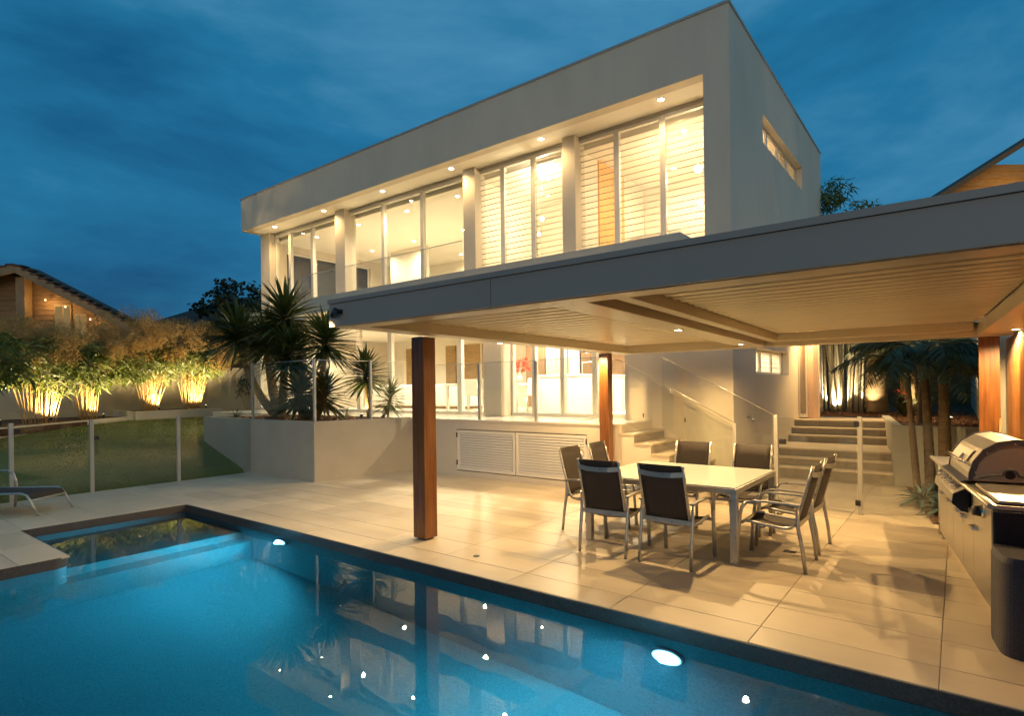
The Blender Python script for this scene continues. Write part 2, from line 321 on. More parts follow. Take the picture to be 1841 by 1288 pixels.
wt = MB().prism(([(PX0 - o2, PY0 - o2)] + nz_ + [(AX - o2, AY - o2), (AX - o2, PY1 + o2), (PX1 + o2, PY1 + o2), (PX1 + o2, PY0 - o2)])[::-1], FL - .2, WL)
wt.build('water', 'water', kind='structure')
for x_, z_, e_ in ((-6.96, -.36, 46), (-1.74, -.43, 85)):
    pl = thing('pool_light', {-6.96: 'round white underwater light on the far pool wall towards the shallow ledge', -1.74: 'round bright underwater light on the far pool wall below the dining area'}[x_], 'pool light', (x_, PY1, z_), 'underwater pool lights')
    MB().tube([(x_, PY1 - .001, z_), (x_, PY1 - .035, z_)], [.135, .125], 24).build('bezel', 'steel_dull', pl)
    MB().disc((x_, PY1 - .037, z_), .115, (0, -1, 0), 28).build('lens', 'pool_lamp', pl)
    lamp('SPOT', (x_, PY1 - .06, z_), e_, (.16, .70, 1.0), pl, .05, 172, .5, (-.12 if x_ < -5 else -.25, -1, -.16))

# ------------------------------------------------------------------ the house
HX0, HX1, HY0, HY1 = -19.09, -2.994, 10.0, 18.2
Z_S, Z_T, Z_U = 7.165, 8.22, 4.35         # soffit, parapet top, upper floor
house = thing('house', 'white two storey modern house with flat roof and lit windows', 'house', ((HX0 + HX1) / 2, 14, 0))
def hp(name, mt_, *boxes, parent=None):
    b_ = MB()
    for q in boxes: b_.box(*q)
    return b_.build(name, mt_, parent or house)
hp('parapet', 'render', (HX0, HX1, HY0, HY0 + .25, Z_S, Z_T), (HX0, HX0 + .25, HY0 + .25, HY1, Z_S, Z_T))
hp('capping', 'alu_post', (HX0 - .02, HX1 + .02, HY0 - .02, HY0 + .28, Z_T, Z_T + .045), (HX1 - .28, HX1 + .02, HY0 + .28, HY1, Z_T, Z_T + .045), (HX0 - .02, HX0 + .28, HY0 + .28, HY1, Z_T, Z_T + .045))
hp('roof', 'render_grey', (HX0 + .25, HX1 - .25, HY0 + .25, HY1 - .2, 7.6, 7.75))
hp('soffit', 'ceil', (HX0 + .25, HX1 - .45, HY0 + .25, 11.0, Z_S + .003, Z_S + .06))
# right hand pier and front wall beside the steps
hp('wall', 'render', (-3.44, HX1, HY0, HY0 + .25, 3.999, Z_S), (-3.44, -3.25, HY0 + .25, 11.1, Z_U, Z_S))
hp('wall', 'render', (-4.985, HX1, HY0, HY0 + .25, -.02, 3.999))
# side wall around its two windows
sx0 = HX1 - .25
hp('wall', 'render', (sx0, HX1, 10.25, 11.4, -.02, 4.2), (sx0, HX1, 14.05, HY1, -.02, 4.2), (sx0, HX1, 11.4, 14.05, -.02, 1.985), (sx0, HX1, 11.4, 14.05, 2.48, 4.2),
   (sx0, HX1, 10.25, 12.1, 4.2, Z_T), (sx0, HX1, 15.72, HY1, 4.2, Z_T), (sx0, HX1, 12.1, 15.72, 4.2, 6.55), (sx0, HX1, 12.1, 15.72, 7.12, Z_T))
hp('wall', 'render', (HX0 + .3, sx0, HY1 - .25, HY1, 0, 7.6))                 # back
hp('upper_floor', 'inner', (HX0 + .02, sx0 - .002, 10.3, HY1 - .26, 4.0, Z_U))
hp('slab_edge', 'render', (-14.6, -3.57, 9.2, 9.998, 3.86, 4.29), (-18.95, -14.6, 9.75, 9.998, 3.86, 4.29), (-18.95, -5.0, 9.998, 10.29, 3.98, 4.33))
# columns of the upper storey
for a, b_ in ((-19.05, -18.5), (-14.83, -14.36), (-9.63, -9.25), (-6.74, -6.42)):
    hp('column', 'inner' if 0 else 'render', (a, b_, 10.66, 11.06, Z_U - .02, Z_S + .001))
# left end wall with a wide window
hp('wall', 'render', (HX0 + .02, HX0 + .27, 11.07, 11.5, 4.0, Z_S), (HX0 + .02, HX0 + .27, 15.2, HY1, 4.0, Z_S), (HX0 + .02, HX0 + .27, 11.5, 15.2, 6.72, Z_S), (HX0 + .02, HX0 + .27, 11.5, 15.2, 4.0, 4.45))
hp('wall', 'render', (-18.98, -18.73, 10.3, HY1, 0, 3.999))
# inside: ceilings, partitions, floors
hp('ceiling', 'ceil', (HX0 + .28, -3.6, 11.07, HY1 - .27, 6.95, 7.1), (-3.6, sx0 - .01, 11.07, HY1 - .27, 7.14, 7.2))
hp('ceiling', 'ceil', (-18.7, sx0 - .01, 10.56, HY1 - .27, 3.72, 3.98))
hp('partition', 'inner', (-9.55, -9.35, 11.08, HY1 - .27, Z_U, 6.948))
hp('partition', 'inner', (-6.62, -6.48, 11.08, 14.2, Z_U, 6.948))
hp('partition', 'inner', (-9.34, -6.63, 13.6, 13.75, Z_U, 6.948), (-6.47, -3.26, 14.2, 14.35, Z_U, 6.948))
hp('partition', 'inner', (-16.9, -15.0, 14.6, 14.75, Z_U, 6.948), (-18.8, -9.56, 17.3, 17.45, Z_U, 6.948))
hp('orange_panel', 'orange', (-6.479, -6.44, 11.75, 13.0, Z_U + .01, 6.94))
hp('ground_floor', 'terrace_floor', (-18.72, sx0 - .01, 10.3, HY1 - .26, 1.0, T + .004))
hp('partition', 'inner', (-18.7, -9.6, 16.0, 16.15, T + .004, 3.72), (-9.6, -5.0, 15.9, 16.05, T + .004, 3.72), (-5.0, -4.85, 10.56, 16.05, T + .004, 3.72))
for a, b_ in ((-17.6, -16.2), (-15.4, -14.9), (-14.85, -13.72), (-13.6, -12.2)):
    hp('wall_panel', 'brown_panel', (a, b_, 15.95, 15.998, 1.95, 3.40))

# windows of the upper storey: two glazed bays and two louvred bays
FY0, FY1 = 10.86, 10.96
def window(x0, x1, z0, z1, y0, y1, kind, par=None, mullw=.055, name='window'):
    f = MB().box(x0, x0 + mullw, y0, y1, z0, z1).box(x1 - mullw, x1, y0, y1, z0, z1).box(x0 + mullw, x1 - mullw, y0, y1, z1 - .07, z1).box(x0 + mullw, x1 - mullw, y0, y1, z0, z0 + .07)
    wo_ = f.build(name, 'alu_white', par or house); ym = (y0 + y1) / 2
    if kind == 'pane': MB().box(x0 + mullw, x1 - mullw, ym - .004, ym + .004, z0 + .07, z1 - .07).build('pane', 'glass', wo_)
    else:
        nb = int(round((z1 - z0 - .14) / .128)); pit = (z1 - z0 - .14) / nb; a, b_ = x0 + mullw + .004, x1 - mullw - .004
        hw = (b_ - a) / 2; bl = MB(); h2 = pit / 2 + .010; tx = .016
        pts = [(-hw, -tx, -h2), (hw, -tx, -h2), (hw, -tx + .006, -h2 - .0005), (-hw, -tx + .006, -h2 - .0005), (-hw, tx - .006, h2), (hw, tx - .006, h2), (hw, tx, h2), (-hw, tx, h2)]
        bl._add(pts, [(0, 1, 5, 4), (2, 3, 7, 6)], 0); bl.box(-hw, hw, -tx - .003, -tx + .006, -h2 - .006, -h2 + .008, 1)
        me = bl.mesh('louvre_blade', ['blade', 'blade_edge'], (0, 0, 0))
        for i in range(nb):
            o_ = bpy.data.objects.new('louvre_blade', me); col.objects.link(o_); o_.parent = wo_; o_.location = Vector(((a + b_) / 2, ym, z0 + .07 + pit * (i + .5))) - ORG[wo_]
            if kind == 'open' and i > nb - 6: o_.rotation_euler = (rad(-38), 0, 0)
    return wo_
for xs, kd in (((-18.5, -17.6, -16.34, -14.95), 'pane'), ((-14.45, -12.89, -11.31, -9.75), 'pane'), ((-9.38, -8.56, -7.67, -6.82), 'louvre'), ((-6.50, -5.55, -4.55, -3.445), 'louvre')):
    for i in range(3): window(xs[i] + .003, xs[i + 1] - .003, Z_U + .01, 7.10, FY0, FY1, ('open' if kd == 'louvre' and xs[0] < -9 and i == 2 else kd))
hp('head_track', 'alu_post', (-18.5, -3.445, 10.84, 10.98, 7.102, 7.163))
def window_x(x0, x1, y0, y1, z0, z1, n, mw=.05, louv=False):      # window in a wall that runs along Y
    wd = (y1 - y0) / n
    for i in range(n):
        a, b_ = y0 + wd * i + .002, y0 + wd * (i + 1) - .002
        f = MB().box(x0, x1, a, a + mw, z0, z1).box(x0, x1, b_ - mw, b_, z0, z1).box(x0, x1, a + mw, b_ - mw, z0, z0 + mw).box(x0, x1, a + mw, b_ - mw, z1 - mw, z1)
        wo_ = f.build('window', 'alu_white', house); xm = (x0 + x1) / 2
        if louv:
            for k in range(4):
                h = (z1 - z0 - 2 * mw) / 4; MB().box(xm - .004, xm + .004, a + mw + .002, b_ - mw - .002, z0 + mw + h * k + .006, z0 + mw + h * (k + 1)).build('louvre_blade', 'frosted', wo_)
        else: MB().box(xm - .004, xm + .004, a + mw, b_ - mw, z0 + mw, z1 - mw).build('pane', 'glass', wo_)
window_x(HX0 + .1, HX0 + .18, 11.5, 15.2, 4.45, 6.72, 3)
hp('blind', 'blind', (HX0 + .03, HX0 + .06, 11.5, 15.2, 4.45, 6.72))
window_x(sx0 + .03, sx0 + .10, 12.1, 15.72, 6.55, 7.12, 4, louv=True)
window_x(sx0 + .03, sx0 + .10, 11.4, 14.05, 1.985, 2.48, 3, louv=True)
# lower glazing behind the terrace
LY0, LY1 = 10.36, 10.46
lx = [-18.7, -17.7, -16.3, -15.0, -13.42, -12.08, -10.9, -9.56, -8.50]
for i in range(8): window(lx[i] + .004, lx[i + 1] - .004, T + .01, 3.70, LY0, LY1, 'pane', mullw=.07)
hp('column', 'render', (-8.49, -7.98, 10.0, 10.5, T + .003, 3.979))
lx = [-7.97, -7.36, -6.62, -5.85, -5.0]
for i in range(4): window(lx[i] + .004, lx[i + 1] - .004, T + .01, 3.70, LY0, LY1, 'pane', mullw=.05)
hp('head_track', 'alu_white', (-18.7, -5.0, 10.34, 10.48, 3.703, 3.97))
# glass balustrades in front of the upper doors
for a, b_ in ((-16.62, -14.86), (-14.33, -9.66)):
    gq = MB().box(a, b_, 10.63, 10.642, 4.30, 5.42).build('balustrade', 'fence_glass', house)
    MB().box(a, b_, 10.625, 10.647, 5.42, 5.435).build('rail', 'alu', gq)
for x in (-13.4, -10.8, -8.2, -5.6): downlight(house, x, 9.62, 3.858, 16, 150, .05)
for x, z_ in ((-4.62, 1.24), (-3.83, 1.17)): MB().box(x - .009, x + .009, 9.990, 9.999, z_ - .035, z_ + .035).build('step_light', 'black', house)
# entry at the far end of the side wall
hp('porch_wall', 'pink_wall', (HX1 + .002, -2.62, 15.12, 15.3, .96, 3.4), (-2.66, -2.56, 14.95, 15.12, .96, 3.4))
hp('porch_roof', 'render', (HX1 + .002, -1.6, 14.6, 17.5, 3.4, 3.6))
pw = MB().box(HX1 + .004, -2.96, 15.02, 15.115, 1.0, 3.39).box(-2.84, -2.80, 15.02, 15.115, 1.0, 3.39).box(-2.96, -2.84, 15.02, 15.115, 1.0, 1.08).build('door', 'alu_white', house)
MB().box(-2.96, -2.84, 15.06, 15.07, 1.08, 3.39).build('pane', 'glass', pw)
downlight(house, -2.70, 14.86, 3.39, 60, 110, .05, 'porch_lamp'); downlight(house, -1.95, 14.9, 3.39, 40, 130, .05, 'porch_lamp')
# downlights: the soffit row, then the rooms
for x in (-17.69, -15.0, -12.32, -9.77, -7.1, -4.37): downlight(house, x, 10.39, Z_S, 26, 150, .06)
for x, y, e in ((-17.05, 11.53, 0), (-17.2, 13.98, 64), (-14.8, 11.5, 64), (-12.6, 11.52, 64), (-14.96, 13.98, 64), (-12.7, 14.03, 64), (-17.4, 16.57, 0), (-15.07, 16.52, 64), (-10.6, 11.5, 0), (-10.6, 14.0, 76), (-10.6, 16.5, 0), (-12.7, 16.5, 0)):
    downlight(house, x, y, 6.947, e, 165, .055, 'lamp', WARM2)
for x, y, e in ((-8.0, 12.0, 21), (-4.75, 11.42, 14), (-7.4, 11.25, 0), (-5.3, 13.3, 17), (-8.7, 13.0, 0)): downlight(house, x, y, 6.947, e, 165, .055, 'lamp', WARM2)
downlight(house, -4.2, 16.0, 6.947, 60, 165, .055, 'lamp', WARM2); downlight(house, -4.0, 13.2, 6.947, 40, 165, .055, 'lamp', WARM2); downlight(house, -4.0, 12.6, 3.717, 110, 165, .055, 'lamp', WARM2)
for x, y, e in ((-17.2, 12.6, 110), (-14.6, 12.6, 110), (-12.2, 12.4, 130), (-9.9, 11.6, 130), (-7.9, 11.3, 150), (-6.1, 11.3, 170), (-6.0, 14.0, 120), (-10.2, 14.8, 110)): downlight(house, x, y, 3.717, e, 165, .055, 'lamp', WARM2)

# ------------------------------------------------------------------ raised terrace, steps, louvred doors
ter = thing('raised_terrace', 'rendered raised terrace with louvred doors and steps below the lower windows', 'terrace', (-7, 9.3, 0))
WY = 8.75
DX0, DXM, DX1, DZ0, DZ1 = -8.17, -6.66, -5.10, .10, .95
tb = MB().box(-18.6, DX0, WY, 10.3, -.02, T - .03).box(DX1, -4.47, WY, 9.998, -.02, T - .03).box(DX0, DX1, WY, 10.3, DZ1, T - .03).box(DX0, DX1, WY, 10.3, -.02, DZ0).box(DX0, DX1, WY + .10, 10.3, DZ0, DZ1).box(DX1, -5.0, 9.998, 10.3, -.02, T - .03)
tb.build('wall', 'render', ter)
MB().box(-18.6, -4.455, WY - .02, 9.996, T - .029, T).box(-18.6, -5.0, 9.996, 10.36, T - .029, T).build('paving', 'terrace_floor', ter)
for a, b_ in ((DX0 + .01, DXM - .01), (DXM + .01, DX1 - .01)):
    d = MB().box(a, a + .05, WY + .005, WY + .05, DZ0 + .02, DZ1 - .02).box(b_ - .05, b_, WY + .005, WY + .05, DZ0 + .02, DZ1 - .02).box(a + .05, b_ - .05, WY + .005, WY + .05, DZ0 + .02, DZ0 + .07).box(a + .05, b_ - .05, WY + .005, WY + .05, DZ1 - .07, DZ1 - .02).build('louvred_door', 'alu_white', ter)
    MB().box(a + .05, b_ - .05, WY + .052, WY + .06, DZ0 + .07, DZ1 - .07).build('backing', 'black', d)  # black sheet stands in for the shade between the slats
    nb = 14; pit = (DZ1 - DZ0 - .14) / nb; hw = (b_ - a - .10) / 2 - .002
    me = MB().hexa([(-hw, -.016, -pit / 2 + .006), (hw, -.016, -pit / 2 + .006), (hw, -.006, -pit / 2 + .004), (-hw, -.006, -pit / 2 + .004), (-hw, .012, pit / 2 - .005), (hw, .012, pit / 2 - .005), (hw, .022, pit / 2 - .005), (-hw, .022, pit / 2 - .005)]).mesh('slat', 'alu_white', (0, 0, 0))
    for i in range(nb):
        o_ = bpy.data.objects.new('slat', me); col.objects.link(o_); o_.parent = d; o_.location = Vector(((a + b_) / 2, WY + .022, DZ0 + .07 + pit * (i + .5))) - ORG[d]
    hx = a if a < -7 else b_
    for zz in (.22, .78): MB().box(hx - .012, hx + .012, WY - .012, WY + .004, zz, zz + .10).build('hinge', 'hinge', d)
nx = [-4.47, -4.22, -3.925, -3.62, -3.32, -3.02, -2.72]; nzs = [1.15, 1.0, .845, .69, .52, .345, .17]
for i in range(1, 7):
    st = MB().box(nx[i - 1] + .001, nx[i], WY + .0005 * i, 9.996 - .001 * i, -.02, nzs[i] - .03); st.mi[3] = 1; st = st.build('step', ['render', 'step_grey'], ter)
    MB().box(nx[i - 1] + .003, nx[i] + .012, WY - .012, 9.994 - .001 * i, nzs[i] - .03, nzs[i]).build('tread', 'tile', st)
# glass along the terrace edge
fen = thing('terrace_balustrade', 'frameless glass balustrade with steel posts along the terrace edge', 'balustrade', (-7, WY, T))
def post(p, x, y, z0, z1, r=.025, ry=None): return bevel(MB().box(x - r, x + r, y - (ry or r), y + (ry or r), z0, z1).build('post', 'alu_post', p), .004)
for x in (-9.1, -7.58, -6.2, -4.86): post(fen, x, WY + .05, T, 2.27)
for a, b_ in ((-9.05, -7.62), (-7.54, -6.24), (-6.16, -4.9)): MB().box(a, b_, WY + .044, WY + .056, T + .05, 2.28).build('pane', 'fence_glass', fen)
MB().tube([(-9.1, WY + .05, 2.285), (-4.86, WY + .05, 2.285), (-4.47, WY + .05, 2.21), (-2.62, WY + .05, 1.215)], .005, 8).build('handrail', 'steel_dull', fen)
MB().extr([(-4.45, WY + .046, 1.2), (-2.66, WY + .046, .30), (-2.66, WY + .046, 1.19), (-4.45, WY + .046, 2.15)], (0, .012, 0)).build('pane', 'fence_glass', fen)
post(fen, -2.62, WY + .05, 0, 1.21, .022)
bk = MB().tube([(-3.59, WY + .05, 1.74), (-3.59, WY + .05, 1.66)], .012, 8).disc((-3.59, WY + .04, 1.69), .03, (0, -1, 0)).build('bracket', 'alu', fen)

# ------------------------------------------------------------------ planter beside the terrace
pln = thing('planter', 'grey rendered planter wall holding the yuccas next to the terrace', 'planter', (-12, 7.6, 0))
po = [(-14.53, 6.62), (-9.88, 6.565), (-9.50, 8.745), (-14.53, 8.745)]; pi = [(-14.38, 6.77), (-10.01, 6.715), (-9.66, 8.745), (-14.38, 8.745)]
pb = MB()
for i, j in ((0, 1), (1, 2), (3, 0)): pb.prism([po[i], po[j], pi[j], pi[i]], -.05, 1.168)
pb.build('wall', 'render_grey', pln)
sb = MB(); nxg, nyg = 30, 14
for i in range(nxg + 1):
    for j in range(nyg + 1):
        u_, v_ = i / nxg, j / nyg; a = Vector(pi[0]).lerp(Vector(pi[1]), u_); c_ = Vector(pi[3]).lerp(Vector(pi[2]), u_); p = a.lerp(c_, v_); sb.v.append((p.x, p.y, 1.11 + R_.uniform(-.02, .03) + .03 * math.sin(p.x * 3) * math.sin(p.y * 4)))
for i in range(nxg):
    for j in range(nyg): k = i * (nyg + 1) + j; sb.f.append((k, k + nyg + 1, k + nyg + 2, k + 1)); sb.mi.append(0); sb.smooth.append(False)
sb.build('mulch', 'soil', pln)
pf = thing('planter_balustrade', 'clear glass panels and posts standing on the grey planter wall', 'balustrade', (-11, 6.7, 1.17))
PP = [(-12.33, 6.67), (-9.955, 6.635), (-9.74, 7.83), (-9.6, 8.66)]
for x, y in PP[:3]: post(pf, x, y, 1.168, 2.40, .024)
for i in range(3):
    a, b_ = Vector(PP[i]), Vector(PP[i + 1]); d = (b_ - a).normalized(); nn = Vector((-d.y, d.x)) * .006; a = a + d * .035; b_ = b_ - d * .035
    MB().prism([tuple(a - nn), tuple(b_ - nn), tuple(b_ + nn), tuple(a + nn)], 1.21, 2.37).build('pane', 'fence_glass', pf)
    MB().tube([(a.x, a.y, 2.375), (b_.x, b_.y, 2.375)], .007, 6).build('rail', 'alu', pf)

# ------------------------------------------------------------------ pergola
pg = thing('pergola', 'flat pergola with grey fascia, louvred ceiling and timber posts over the patio', 'pergola', (-2.2, 6, 0))
def pz(y): return 2.41 - .0155 * (y - 3.536)
YF, YB = 3.536, 9.02; XL0, XL1, XR0, XR1 = -5.03, -4.62, .95, .78        # left edge front/back, right edge front/back
def xl(y): return XL0 + (XL1 - XL0) * (y - YF) / (YB - YF)
def xr(y): return XR0 + (XR1 - XR0) * (y - YF) / (YB - YF)
fz = 2.685
fa = MB().box(XL0, -2.92, YF, YF + .03, 2.412, fz - .045).box(-2.913, 1.6, YF, YF + .03, 2.412, fz - .045)
fa.build('fascia', 'fascia', pg)
MB().box(XL0 - .012, 1.6, YF - .014, YF + .05, fz - .042, fz).build('capping', 'fascia', pg)
MB().hexa([(XL0 - .002, YF + .03, 2.415), (XL0 + .03, YF + .03, 2.415), (XL1 + .03, YB, pz(YB) + .003), (XL1 - .002, YB, pz(YB) + .003), (XL0 - .002, YF + .03, fz - .05), (XL0 + .03, YF + .03, fz - .05), (XL1 + .03, YB, fz - .09), (XL1 - .002, YB, fz - .09)]).build('fascia', 'fascia', pg)
def beam(name, xa, xb, y0, y1, dz0=0, h=.15, mt_='pergola_white'):
    """xa, xb functions of y: left and right side of a beam along Y"""
    return bevel(MB().hexa([(xa(y0), y0, pz(y0) + dz0), (xb(y0), y0, pz(y0) + dz0), (xb(y1), y1, pz(y1) + dz0), (xa(y1), y1, pz(y1) + dz0), (xa(y0), y0, pz(y0) + dz0 + h), (xb(y0), y0, pz(y0) + dz0 + h), (xb(y1), y1, pz(y1) + dz0 + h), (xa(y1), y1, pz(y1) + dz0 + h)]).build(name, mt_, pg), .006)
def beamx(name, x0, x1, y0, y1, dz0=0, h=.15, mt_='pergola_white'):
    return bevel(MB().hexa([(x0(y0), y0, pz(y0) + dz0), (x1(y0), y0, pz(y0) + dz0), (x1(y1), y1, pz(y1) + dz0), (x0(y1), y1, pz(y1) + dz0), (x0(y0), y0, pz(y0) + dz0 + h), (x1(y0), y0, pz(y0) + dz0 + h), (x1(y1), y1, pz(y1) + dz0 + h), (x0(y1), y1, pz(y1) + dz0 + h)]).build(name, mt_, pg), .006)
CB0, CB1 = -2.52, -2.20                                             # centre beam
k_ = lambda v_: (lambda y: v_)
beam('beam', lambda y: xl(y) + .03, lambda y: xl(y) + .28, YF + .03, YB, 0, .14)
beam('beam', k_(CB0), k_(CB1), YF + .03, YB, .002, .13)
beam('beam', k_(CB1 + .10), k_(CB1 + .22), YF + .2, YB - .16, .05, .12)
beam('beam', lambda y: .40 - .07 * (y - 5.8), lambda y: xr(y), YF + .03, YB, .004, .14)
beamx('beam', lambda y: XL0 + .03, k_(XR0), YF + .035, YF + .23, -.004, .13)
beamx('beam', lambda y: xl(y) + .03, k_(XR1 - .1), YB - .20, YB, -.006, .16)
beamx('gutter', k_(CB1 + .10), k_(.15), YB - .42, YB - .21, .05, .1, 'pergola_white')
# the louvre blades of the two ceiling bays
def blades(x0f, x1f, y0, y1, nbl, lift):
    pit = (y1 - y0) / nbl
    for i in range(nbl):
        ya, yb = y0 + pit * i + .004, y0 + pit * (i + 1) + .012; ym = (ya + yb) / 2; a, b_ = x0f(ym), x1f(ym); zc = pz(ym) + lift; bb = MB(); n_ = 6; up_ = []; dn = []
        for q in range(n_ + 1):
            u_ = q / n_; y_ = ya + (yb - ya) * u_; z_ = zc - .026 * math.sin(math.pi * u_) ** .8 + .014 * u_ - .005; dn.append((y_, z_)); up_.append((y_, z_ + .006))
        prof = dn + up_[::-1]; bb.extr([(a, y_, z_) for y_, z_ in prof], (b_ - a, 0, 0), 0, True); bb.build('louvre_blade', 'louvre', pg)
blades(lambda y: xl(y) + .285, k_(CB0 - .003), YF + .24, YB - .21, 27, .135)
blades(k_(CB1 + .23), lambda y: .395 - .07 * (y - 5.8), YF + .24, YB - .43, 27, .165)
MB().hexa([(XL0 + .03, YF + .03, fz - .06), (1.4, YF + .03, fz - .06), (1.2, YB, fz - .11), (XL1 + .03, YB, fz - .11), (XL0 + .03, YF + .03, fz - .05), (1.4, YF + .03, fz - .05), (1.2, YB, fz - .10), (XL1 + .03, YB, fz - .10)]).build('roof', 'fascia', pg)
# posts
def timber_post(x0, x1, y0, y1, z0, z1):
    p = bevel(MB().box(x0, x1, y0, y1, z0 + .02, z1).build('post', 'post', pg), .006)
    MB().box(x0 + .035, x1 - .035, y0 + .035, y1 - .035, z0, z0 + .021).build('foot', 'black', p)
timber_post(-5.135, -4.935, 4.735, 4.935, 0, pz(4.8) - .002)
timber_post(-4.74, -4.575, 8.55, 8.715, 0, pz(8.6) - .002)
timber_post(.20, .40, 9.03, 9.25, 0, 2.37)
for x in (-4.80, -2.36, .50):
    for y in (6.0, 8.25): downlight(pg, x, y, pz(y) + (.002 if x == -2.36 else .004 if x > 0 else 0), {-4.8: 36, -2.36: 42, .5: 10 if y < 7 else 44}[x] * (1 if y < 7 else 1.3), 166, .042, 'lamp', WARM, .35)
sp = MB().tube([(-4.89, YF - .06, 2.50), (-4.83, YF - .06, 2.565)], .032, 14).box(-4.85, -4.81, YF - .03, YF, 2.53, 2.57).build('spotlight', 'black', pg)
MB().disc((-4.892, YF - .06, 2.498), .020, (-.68, 0, -.73), 12).build('lens', 'lamp_dim', sp); lamp('SPOT', (-4.93, YF - .08, 2.46), 30, WARM, sp, .03, 120, .8, (-.75, -.05, -.75))

# ------------------------------------------------------------------ timber wall on the boundary
tw = thing('timber_wall', 'orange lit timber batten wall behind the barbecue', 'wall', (.6, 7, 0))
def twx(y): return .47 + .055 * (9.6 - y) / 1.6
MB().hexa([(twx(3.2) + .05, 3.2, 0), (twx(3.2) + .12, 3.2, 0), (twx(9.62) + .12, 9.62, 0), (twx(9.62) + .05, 9.62, 0), (twx(3.2) + .05, 3.2, 2.36), (twx(3.2) + .12, 3.2, 2.36), (twx(9.62) + .12, 9.62, 2.32), (twx(9.62) + .05, 9.62, 2.32)]).build('backing', 'cupboard', tw)
bm_ = MB().box(-.016, .016, -.021, .021, 0, 2.30).mesh('batten', 'batten', (0, 0, 0))
for i in range(116):
    y = 3.25 + i * .055; o_ = bpy.data.objects.new('batten', bm_); col.objects.link(o_); o_.parent = tw; o_.location = Vector((twx(y) + .03, y, .01)) - ORG[tw]

# ------------------------------------------------------------------ pool fences
lf = thing('pool_fence', 'glass pool fence with grey posts between patio and lawn', 'fence', (-12.4, 4, 0))
LP = [(-12.42, -1.2), (-12.40, 1.1), (-12.36, 2.55), (-12.43, 3.69), (-12.33, 5.12), (-12.30, 6.60)]
for i, (x, y) in enumerate(LP[:-1]):
    p_ = post(lf, x, y, -.02, 1.30, .03)
    if i in (2, 3): bevel(MB().box(x + .0, x + .05, y + .03, y + .11, 1.12 if i == 2 else .93, 1.20 if i == 2 else 1.0).build('latch', 'black', lf), .004)
for i in range(len(LP) - 1):
    a, b_ = Vector(LP[i]), Vector(LP[i + 1]); d = (b_ - a).normalized(); nn = Vector((-d.y, d.x)) * .005; a = a + d * .04; b_ = b_ - d * (.04 if i < len(LP) - 2 else .005)
    MB().prism([tuple(a - nn), tuple(b_ - nn), tuple(b_ + nn), tuple(a + nn)], .04, 1.27).build('pane', 'fence_glass', lf)
gf = thing('gate_fence', 'glass pool fence with a latched gate across the side path', 'fence', (-1.4, 9.15, 0))
GP = [(-2.15, 9.22), (-1.06, 9.09), (-.20, 8.35)]
for x, y in GP[:2]: post(gf, x, y, 0, 1.325, .028)
for i in range(2):
    a, b_ = Vector(GP[i]), Vector(GP[i + 1]); d = (b_ - a).normalized(); nn = Vector((-d.y, d.x)) * .005; a = a + d * .05; b_ = b_ - d * .05
    pn = MB().prism([tuple(a - nn), tuple(b_ - nn), tuple(b_ + nn), tuple(a + nn)], .06, 1.29).build('gate' if i == 0 else 'pane', 'fence_glass', gf)
for x, y, z0 in ((-2.10, 9.19, .90), (-1.13, 9.08, 1.19), (-1.12, 9.08, .12)): bevel(MB().box(x, x + .09 * (1 if x < -2 else .7), y - .03, y + .03, z0, z0 + .075).build('latch', 'black', gf), .008)
MB().extr([(-3.9, 9.16, 1.1), (-2.2, 9.19, .06), (-2.2, 9.19, 1.33), (-3.9, 9.16, 2.25)], (0, .012, 0)).build('pane', 'fence_glass', gf)
MB().tube([(-3.9, 9.166, 2.26), (-2.18, 9.196, 1.335)], .005, 6).build('rail', 'alu', gf)
tp = thing('garden_tap', 'chrome garden tap on the grey side wall of the house', 'tap', (HX1, 10.78, 1.18))
MB().tube([(HX1, 10.78, 1.20), (HX1 + .07, 10.78, 1.20), (HX1 + .11, 10.78, 1.17), (HX1 + .12, 10.78, 1.12)], .014, 8).build('spout', 'steel_dull', tp)
MB().tube([(HX1 + .06, 10.78, 1.20), (HX1 + .06, 10.78, 1.26)], .008, 6).box(HX1 + .03, HX1 + .09, 10.76, 10.80, 1.255, 1.268).build('handle', 'steel_dull', tp)

# ------------------------------------------------------------------ side steps and the planter beside them
ss = thing('side_steps', 'pale tiled side steps climbing between the house and planter', 'steps', (-2, 13, 0))
def sxr(y): return -.90 - .13 * (y - 12.0)
noses = [(11.98, .205), (12.30, .36), (12.46 + .12, .513), (13.95, .666), (14.25, .82), (14.55, .972)]
for i, (y, z_) in enumerate(noses):
    y1_ = noses[i + 1][0] + .05 if i < 5 else 15.9
    b_ = MB().prism([(HX1 + .002, y), (sxr(y) - .002, y), (sxr(y1_) - .002, y1_), (HX1 + .002, y1_)], -.02, z_ - .03); sp_ = b_.build('step', 'step_grey', ss)
    MB().prism([(HX1 + .002, y - .015), (sxr(y) - .002, y - .015), (sxr(y1_) - .002, y1_ - .02), (HX1 + .002, y1_ - .02)], z_ - .03, z_).build('tread', 'tile', sp_)
sp2 = thing('side_planter', 'grey block planter beside the side steps, full of palms', 'planter', (-.3, 13.5, 0))
MB().prism([(-.90, 12.0), (.33, 11.93), (.33, 12.1), (-.77, 12.17)], -.02, 1.04).prism([(-.90, 12.0), (-.77, 12.17), (sxr(15.9) + .14, 15.9), (sxr(15.9), 15.9)], -.02, 1.035).build('wall', 'block_wall', sp2)
